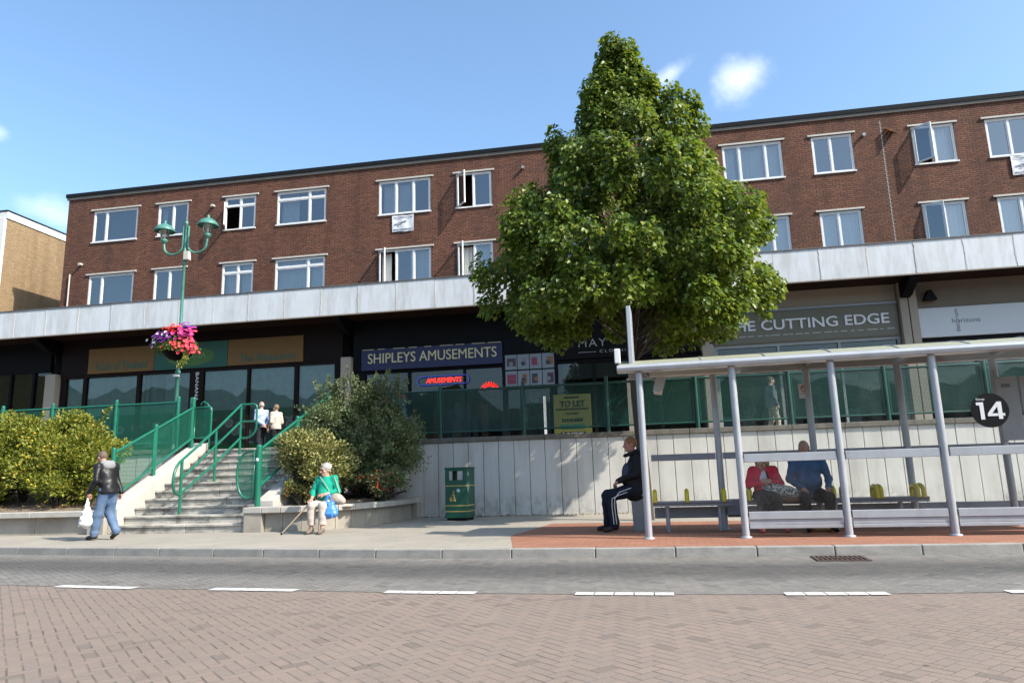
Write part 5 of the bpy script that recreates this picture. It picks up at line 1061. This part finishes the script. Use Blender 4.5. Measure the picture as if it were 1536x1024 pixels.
    for q in 'ab':
        F.cone(J['h'+q], J['k'+q], .1*g, .075*loose, .045); F.cone(J['k'+q], J['f'+q]+np.array([0, 0, .015]), .076*loose, .062*loose, .03)
        if loose > 1.05: F.ell(J['f'+q]+np.array([0, .01, .05]), (.07, .08, .05), k=.03)
    if skirt:
        F.cone((J['ha']+J['hb'])/2, (J['ka']+J['kb'])/2, .15*g, .14*g, .06); F.cone((J['ka']+J['kb'])/2+np.array([0, .02, 0]), (J['ka']+J['kb'])/2*.6+(J['fa']+J['fb'])/2*.4, .13, .13, .05); F.cone(J['ka'], J['kb'], .085, .085, .05)
        zc = float(J['ka'][2]+(J['fa'][2]-J['ka'][2])*skirt); F.cut((0, 0, zc), (0, 0, -1))
    else: F.cut((0, 0, min(J['fa'][2], J['fb'][2])-.035 if not toes else toes), (0, 0, -1))
    F.wrinkle(.0045, len(label)); F.mesh('skirt' if skirt else 'trousers', legs, p)
    # top
    F = Field(lo, hi, .011); F.cone(pel+np.array([0, 0, -.06]), J['che'], .158*g, .145*g, .05); F.ell(J['che'], (.185*g, .128*g, .15), k=.06); F.cone(J['sa'], J['sb'], .066, .066, .05); F.cone(J['che'], J['neck'], .1, .07, .05)
    F.ell(pel+(J['che']-pel)*.45+np.array([0, -.03-belly*.5, 0]), (.16*g, .13*g+belly, .16), k=.06)
    if hem >= .08: F.ell(pel+np.array([0, .005, -.02]), (.188*g, .162*g, .17), k=.05)
    for q in 'ab':
        e, w = J['e'+q], J['w'+q]; F.cone(J['s'+q], e, .064, .057, .035); 
        if sleeve > .3: F.cone(e, e+(w-e)*min(1, sleeve*.96), .06, .046, .03)
    ax = unit(J['che']-pel); F.cut(pel-ax*hem, -ax); F.cut(J['neck']+ax*.02, unit(J['neck']-J['che']+np.array([0, -.03, .02])))
    for q in 'ab':
        pass
    F.wrinkle(.005, len(label)+5); F.mesh(top[0], top[1], p)
    # shoes
    for q in 'ab':
        f_, t_ = J['f'+q], J['t'+q]; d = unit(t_-f_); F = Field(np.minimum(f_, t_)-.14, np.maximum(f_, t_)+.14, .009)
        F.cone(f_+np.array([0, 0, -.02]), t_, .045, .04, .03); F.cone(f_-d*.035+np.array([0, 0, -.035]), f_, .04, .042, .02); F.cut((0, 0, min(f_[2]-.085, t_[2]-.035)), (0, 0, -1)); F.mesh('shoe', shoes, p)
    return p, H_, R
def mirrorx(d): return d
# --- man walking left with a white bag
J = dict(pel=(0, 0, .94), che=(0, -.10, 1.27), neck=(0, -.16, 1.44), head=(0, -.25, 1.575), sa=(-.19, -.1, 1.4), sb=(.19, -.1, 1.4), ea=(-.265, -.12, 1.13), eb=(.26, -.02, 1.13), wa=(-.27, .02, .88), wb=(.26, -.2, .9), ha=(-.09, 0, .9), hb=(.09, 0, .9), ka=(-.1, -.05, .49), kb=(.1, -.1, .49), fa=(-.09, .19, .14), fb=(.1, -.17, .09), ta=(-.1, .07, .045), tb=(.11, -.33, .04))
MAN = Vector((-7.99, 14.1, PAV)); MR = rad(-113)
p, H_, R = person('man in black leather jacket and blue jeans walking left with a white carrier bag', MAN, MR, J, SK_B, ('jacket', cloth('black_leather', (.016, .016, .018), .42, .3, .9, 9)), cloth('blue_denim', (.085, .145, .26), .9, .3, .8, 10, ((.24, .32, .44), 4, (1, 1, .5), .6)), cloth('brown_shoe', (.05, .035, .025), .5), std('cropped_grey_hair', (.16, .11, .08), .7, .45, 38, bump=1., bscale=75), 1.02, dict(b=((-.05, -.1, -1), (-.9, -.2, 0), 1.), a=((.0, -.25, -1), (.9, -.1, 0), .7)), head=(-4, 26), hem=.1, loose=1.12)
F = Field((-.25, -.35, 1.2), (.25, .2, 1.65), .01); F.cone((-.1, -.08, 1.47), (.1, -.08, 1.47), .05, .05, .03); F.ell((0, -.03, 1.42), (.13, .06, .09), k=.04); F.cone((-.1, -.1, 1.46), (-.03, -.2, 1.46), .03, .025, .03); F.cone((.1, -.1, 1.46), (.03, -.2, 1.46), .03, .025, .03); F.mesh('hood', cloth('grey_hood', (.3, .3, .31), .9), p)
def carrier(name, label, loc, rot, h, w, d, mat, top):
    t = thing(name, label, 'bag', loc, rot); F = Field((-w, -d*1.5, -h-.1), (w, d*1.5, .1), .01)
    F.ell((0, 0, -h*.72), (w*.5, d*.5, h*.3), k=.05); F.cone((0, 0, -h*.45), (0, 0, -h*.75), d*.3, d*.5, .06); F.cone((-w*.22, 0, -h*.45), (-w*.3, 0, -h*.8), d*.28, d*.4, .05); F.cone((w*.22, 0, -h*.45), (w*.3, 0, -h*.8), d*.28, d*.4, .05)
    for s in (-1, 1): F.cone((s*w*.24, 0, -h*.5), (s*.012, 0, 0), .028, .012, .03)
    for _ in range(9): a = RNG.uniform(-1, 1); F.cone((a*w*.36, RNG.uniform(-.5, .5)*d, -h*.92), (a*w*.15, RNG.uniform(-.4, .4)*d, -h*.4), .02, .012, .02)
    F.wrinkle(.009, int(h*100)); F.mesh('sack', mat, t); return t
M_wbag = std('white_polythene', (.82, .82, .82), .4, .05, 6, bump=.5, bscale=14); M_bbag = std('blue_polythene', (.07, .27, .72), .35, .25, 9, bump=.6, bscale=14)
def rel(base, rot, v): return base+Matrix.Rotation(rot, 3, 'Z') @ Vector(v)
carrier('carrier_bag', 'full white plastic carrier bag hanging from the walking man’s hand'.replace('’', "'"), rel(MAN, MR, (.25, -.225, .8)), MR+rad(30), .56, .3, .2, M_wbag, 0)
# --- older woman seated on the curved wall
J = dict(pel=(0, .02, .6), che=(0, -.02, .9), neck=(0, -.03, 1.07), head=(-.01, -.06, 1.205), sa=(-.165, -.02, 1.03), sb=(.165, -.02, 1.03), ea=(-.245, -.06, .78), eb=(.25, -.06, .79), wa=(-.18, -.3, .64), wb=(.06, -.24, .73), ha=(-.1, 0, .57), hb=(.1, 0, .57), ka=(-.12, -.42, .52), kb=(.1, -.42, .52), fa=(-.13, -.4, .09), fb=(.11, -.44, .09), ta=(-.15, -.53, .04), tb=(.11, -.59, .04))
LAD = Vector((-3.78, 14.36, PAV)); LR = rad(-8)
p, H_, R = person('older woman in emerald top and pale trousers seated on the curved wall', LAD, LR, J, SK_A, ('top', cloth('emerald_jersey', (.01, .36, .24), .85, .12, .5, 10)), cloth('stone_trousers', (.56, .48, .42), .9, .1, .6, 9), cloth('beige_shoe', (.2, .16, .13), .6), std('white_hair', (.46, .44, .42), .7, .45, 38, bump=1., bscale=75), .98, dict(a=((.1, -.8, -.35), (0, -.3, -1), .35), b=((-1, -.15, -.05), (0, .5, -.6), .5)), head=(-32, 8), hairstyle='curly', sleeve=.55, hem=.06, belly=.05, loose=1.1, toes=.17, hs=.98)
gl = MB()
for sx in (-1, 1): gl.tube([tuple(H_(sx*.034+.026*math.cos(t), -.104+.012*abs(sx*.034+.026*math.cos(t))/.06, .012+.02*math.sin(t))) for t in np.linspace(0, 6.28, 13)[:-1]], .0035, 5, closed=True); gl.tube([tuple(H_(sx*.06, -.095, .016)), tuple(H_(sx*.082, .0, .012))], .003, 4); gl.prism([(0, 0), (0, 0), (0, 0)], 0, 0) if 0 else None
gl.tube([tuple(H_(-.01, -.106, .014)), tuple(H_(.01, -.106, .014))], .003, 4); gl.build('glasses', std('dark_frame', (.1, .04, .05), .3, bump=0), p)
hb_ = thing('handbag', 'cream shoulder bag with strap resting by the older woman on the wall', 'bag', rel(LAD, LR, (.27, -.16, .53)), LR); F = Field((-.3, -.25, -.1), (.3, .25, .35), .01); F.ell((0, 0, .11), (.14, .085, .11), k=.03); F.cone((-.11, 0, .1), (.12, 0, .07), .05, .07, .04); F.mesh('bag_body', cloth('cream_leather', (.5, .41, .34), .6, .15, .3), hb_)
MB().tube([(-.12, 0, .2), (-.19, -.03, .36), (-.31, .0, .5), (-.36, .03, .55)], .007, 6).tube([(.06, .02, .22), (-.02, .05, .4), (-.08, .08, .53)], .007, 6).build('strap', cloth('cream_strap', (.6, .5, .42), .6), hb_)
carrier('carrier_bag', 'crumpled blue plastic bag hanging from the seated older woman at her hip', rel(LAD, LR, (.2, -.36, .74)), LR+rad(6), .46, .34, .2, M_bbag, 0)
ck = thing('walking_stick', 'pale wooden walking stick leaning from the older woman to the pavement', 'walking stick', rel(LAD, LR, (-.22, -.42, .6)), LR)
MB().tube([(.04, .02, -.03), (-.47, -.05, -.57)], [.015, .012], 8).build('shaft', std('pale_wood', (.55, .42, .28), .5, .15, 9), ck); MB().tube([(.04, .02, -.03), (.07, .03, .01), (.1, .0, .02), (.13, -.04, .01)], .014, 8).build('grip', M_letter, ck); MB().tube([(-.465, -.05, -.565), (-.485, -.053, -.588)], .019, 8).build('ferrule', M_black, ck)
# --- man perched at the shelter end, in profile
J = dict(pel=(0, .02, .71), che=(0, .06, 1.08), neck=(0, .02, 1.3), head=(0, -.03, 1.46), sa=(-.19, .06, 1.24), sb=(.19, .06, 1.24), ea=(-.25, .02, .95), eb=(.25, .02, .95), wa=(-.12, -.27, .83), wb=(.1, -.27, .84), ha=(-.1, 0, .69), hb=(.1, 0, .69), ka=(-.12, -.46, .6), kb=(.13, -.44, .6), fa=(-.12, -.46, .1), fb=(.16, -.4, .1), ta=(-.13, -.62, .045), tb=(.17, -.56, .045))
SIT = Vector((2.03, 12.46, PAV)); SR = rad(-88)
M_track = cloth('navy_tracksuit', (.012, .014, .028), .8)
p, H_, R = person('ginger man in black coat and striped tracksuit trousers perched at the shelter end', SIT, SR, J, SK_B, ('coat', cloth('black_coat', (.014, .014, .016), .75, .3, .9, 8)), M_track, cloth('dark_trainer', (.05, .022, .018), .6), std('ginger_hair', (.3, .13, .045), .7, .45, 38, bump=1., bscale=75), 1.1, dict(a=((.7, -.5, -.5), (.3, .1, -1), .6), b=((-.6, -.6, -.4), (-.3, .1, -1), .6)), head=(4, 4), hem=.24, belly=.06, loose=1.25, hs=1.06)
F = Field((-.2, -.25, 1.1), (.2, .25, 1.5), .01); F.cone((-.08, .08, 1.33), (.08, .08, 1.33), .05, .05, .03); F.cone((-.09, .05, 1.33), (-.06, -.12, 1.27), .035, .03, .03); F.cone((.09, .05, 1.33), (.06, -.12, 1.27), .035, .03, .03); F.mesh('collar', cloth('black_coat', (.014, .014, .016)), p)
F = Field((-.25, -.35, .7), (.25, .1, 1.2), .01); F.ell((0, -.1, .95), (.12, .1, .2), k=.03); F.mesh('shirt', cloth('dark_blue_shirt', (.06, .07, .11), .85), p)
sp = MB()
for sx, ofs in ((-1, -.02), (-1, .025)):
    pass
    sp.tube([(.2, -.09, .7+ofs), (.222, -.3, .635+ofs), (.228, -.41+ofs, .56), (.232, -.42+ofs, .44), (.236, -.41+ofs, .28), (.238, -.4+ofs, .14)], .007, 5)
sp.build('stripe', M_letter, p)
# --- couple on the bench
J = dict(pel=(0, .02, .57), che=(0, -.04, .86), neck=(0, -.08, 1.0), head=(-.02, -.16, 1.08), sa=(-.165, -.05, .95), sb=(.165, -.05, .95), ea=(-.25, -.12, .74), eb=(.25, -.12, .74), wa=(-.04, -.32, .76), wb=(.05, -.32, .78), ha=(-.09, 0, .54), hb=(.09, 0, .54), ka=(-.1, -.43, .5), kb=(.12, -.43, .5), fa=(-.13, -.38, .1), fb=(.2, -.38, .1), ta=(-.14, -.53, .04), tb=(.23, -.52, .04))
RED = S(1.84, 1.27, PAV)
M_print = cloth('dark_print_skirt', (.03, .03, .03), .9, .2, .3, 20, ((.2, .18, .15), 26, (1, 1, 1), .8))
p, H_, R = person('blonde woman in red cardigan and dark skirt on the shelter bench looking down', RED, SYAW, J, SK_A, ('cardigan', cloth('red_knit', (.8, .03, .08), .9, .12, .6, 12)), M_print, std('coral_shoe', (.7, .16, .12), .4), std('blonde_hair', (.45, .3, .14), .7, .45, 38, bump=1., bscale=75), .95, dict(a=((.6, -.5, .2), (.6, .5, 0), .9), b=((-.6, -.4, .1), (-.6, .5, 0), .9)), head=(-24, 38), hairstyle='bob', hem=.06, skirt=.42, belly=.03)
F = Field((-.2, -.35, .5), (.2, .1, 1.1), .01); F.ell((0, -.14, .76), (.085, .09, .18), k=.03); F.ell((0, -.12, .89), (.06, .06, .09), k=.03); F.mesh('blouse', cloth('white_blouse', (.8, .74, .8), .9, .15), p)
lb_ = thing('handbag', 'leopard print handbag with tan base on the lap of woman in red', 'bag', rel(RED, SYAW, (.24, -.3, .52)), SYAW+rad(-6)); lm = Mat('leopard'); vo = lm.n('TexVoronoi'); vo.inputs['Scale'].default_value = 38; lm.l(lm.coord(), vo.inputs['Vector']); M_leo = lm.done(lm.bsdf(lm.ramp(vo.outputs['Distance'], [(.0, (.02, .02, .02)), (.42, (.03, .03, .03)), (.52, (.5, .47, .42))]), .6))
F = Field((-.32, -.2, -.06), (.32, .2, .3), .01); F.cone((-.17, 0, .1), (.2, 0, .06), .1, .075, .05); F.cone((-.17, 0, .17), (.1, 0, .1), .07, .08, .05); F.mesh('bag_body', M_leo, lb_); F = Field((-.32, -.2, -.1), (.32, .2, .1), .01); F.cone((-.17, 0, .0), (.22, 0, -.03), .05, .045, .03); F.mesh('base', cloth('tan_leather', (.3, .14, .06), .6), lb_); MB().tube([(-.15, -.02, .2), (-.2, -.06, .32), (-.22, -.04, .42)], .014, 6).build('strap', M_ink, lb_)
J = dict(pel=(0, .03, .59), che=(0, -.02, .95), neck=(0, -.03, 1.15), head=(-.03, -.06, 1.29), sa=(-.215, -.02, 1.09), sb=(.215, -.02, 1.09), ea=(-.285, -.06, .8), eb=(.3, -.06, .8), wa=(-.14, -.34, .66), wb=(.22, -.34, .66), ha=(-.11, 0, .55), hb=(.11, 0, .55), ka=(-.15, -.46, .52), kb=(.2, -.46, .52), fa=(-.15, -.42, .1), fb=(.2, -.42, .1), ta=(-.16, -.58, .045), tb=(.23, -.58, .045))
BLU = S(2.53, 1.27, PAV)
p, H_, R = person('balding man in blue jumper and dark trousers on the bench with hands on knees', BLU, SYAW, J, SK_B, ('jumper', cloth('blue_knit', (.06, .14, .27), .9, .15, .6, 12)), cloth('charcoal_trousers', (.03, .028, .028), .9), cloth('black_shoe', (.02, .018, .016), .5), std('grey_brown_hair', (.2, .14, .1), .7, .45, 38, bump=1., bscale=75), 1.2, dict(a=((.15, -.8, -.4), (0, -.2, -1), .4), b=((-.15, -.8, -.4), (0, -.2, -1), .4)), head=(-35, 10), hairstyle='fringe', hem=.05, belly=.07, loose=1.1)
F = Field((-.12, -.14, 1.05), (.12, .1, 1.25), .008); F.cone((-.05, -.05, 1.14), (0, -.1, 1.08), .02, .015, .02); F.cone((.05, -.05, 1.14), (0, -.1, 1.08), .02, .015, .02); F.cone((-.05, .02, 1.16), (.05, .02, 1.16), .025, .025, .03); F.mesh('collar', cloth('pale_collar', (.5, .56, .62)), p)
tb_ = thing('shopping_bag', 'tan shopping bag on the ground between the feet of man in blue', 'bag', S(2.56, .82, PAV), SYAW); F = Field((-.22, -.15, -.02), (.22, .15, .4), .01); F.cone((-.09, 0, .07), (.09, 0, .07), .075, .075, .02); F.cone((-.09, 0, .2), (.1, 0, .2), .06, .06, .04); F.cut((0, 0, .003), (0, 0, -1)); F.mesh('bag_body', cloth('tan_canvas', (.36, .26, .14), .9), tb_); MB().tube([(-.06, 0, .25), (-.04, 0, .34), (.04, 0, .34), (.07, 0, .25)], .008, 6).build('handle', cloth('tan_handle', (.3, .2, .1)), tb_)
# --- people on the terrace
ST = dict(pel=(0, 0, .94), che=(0, -.0, 1.27), neck=(0, -.01, 1.46), head=(0, -.03, 1.62), sa=(-.19, 0, 1.41), sb=(.19, 0, 1.41), ea=(-.25, .06, 1.13), eb=(.25, .06, 1.13), wa=(-.06, .2, .95), wb=(.06, .2, .97), ha=(-.09, 0, .9), hb=(.09, 0, .9), ka=(-.1, -.09, .49), kb=(.1, .0, .48), fa=(-.1, -.13, .09), fb=(.1, .14, .1), ta=(-.11, -.28, .04), tb=(.11, .0, .04))
p, H_, R = person('grey haired man in blue shirt and navy gilet, hands clasped behind, on the terrace', G(-7.98, -3.6, TER), YAW+rad(-118), ST, SK_A, ('shirt', cloth('light_blue_shirt', (.4, .48, .68), .85, .1)), cloth('dark_trousers', (.02, .022, .03), .9), cloth('black_shoe', (.02, .018, .016), .5), std('grey_hair', (.5, .45, .42), .7, .45, 38, bump=1., bscale=75), 1.05, dict(a=((.4, .2, -.6), (0, .6, -.3), .8), b=((-.4, .2, -.6), (0, .6, -.3), .8)), head=(0, 5), hairstyle='fringe', hem=.06)
F = Field((-.3, -.25, .8), (.3, .25, 1.55), .011); F.cone((0, -.04, .93), (0, -.03, 1.27), .155, .155, .05); F.ell((0, -.03, 1.29), (.2, .135, .16), k=.05); F.cut((0, .075, 1.1), (0, 1, 0)); F.cut((0, 0, .86), (0, 0, -1)); F.mesh('gilet', cloth('navy_gilet', (.012, .02, .09), .8), p)
J = {k: tuple(np.array(v)*np.array([.9, 1, .93])) for k, v in ST.items()}; J.update(wa=(-.2, -.1, .82), wb=(.2, -.16, .84), ea=(-.22, .04, 1.03), eb=(.22, .03, 1.03))
person('woman in cream top and black trousers walking beside the man in blue shirt', G(-7.5, -3.5, TER), YAW+rad(-112), J, SK_A, ('top', cloth('cream_top', (.6, .52, .44), .9, .1)), cloth('black_trousers', (.014, .014, .016), .9), cloth('black_shoe', (.02, .018, .016), .5), std('light_brown_hair', (.26, .17, .1), .7, .45, 38, bump=1., bscale=75), .98, dict(a=((0, -.1, -1), (.8, 0, 0), .6), b=((0, -.1, -1), (-.8, 0, 0), .6)), head=(0, 6), hem=.08, sleeve=.25)
J = dict(ST); J.update(wa=(-.24, -.08, .88), wb=(.24, -.12, .88), ea=(-.25, .03, 1.13), eb=(.25, .03, 1.13))
person('shaded person in grey jacket and beige trousers behind the railing above the bench', G(8.4, -3.4, TER), YAW+rad(100), J, SK_A, ('jacket', cloth('grey_jacket', (.1, .12, .16), .9, .1)), cloth('beige_trousers', (.42, .37, .28), .9), cloth('white_shoe', (.5, .5, .5), .5), std('dark_brown_hair', (.08, .055, .04), .7, .45, 38, bump=1., bscale=75), 1.05, dict(a=((0, -.1, -1), (.8, 0, 0), .6), b=((0, -.1, -1), (-.8, 0, 0), .6)), head=(0, 6), hem=.12)
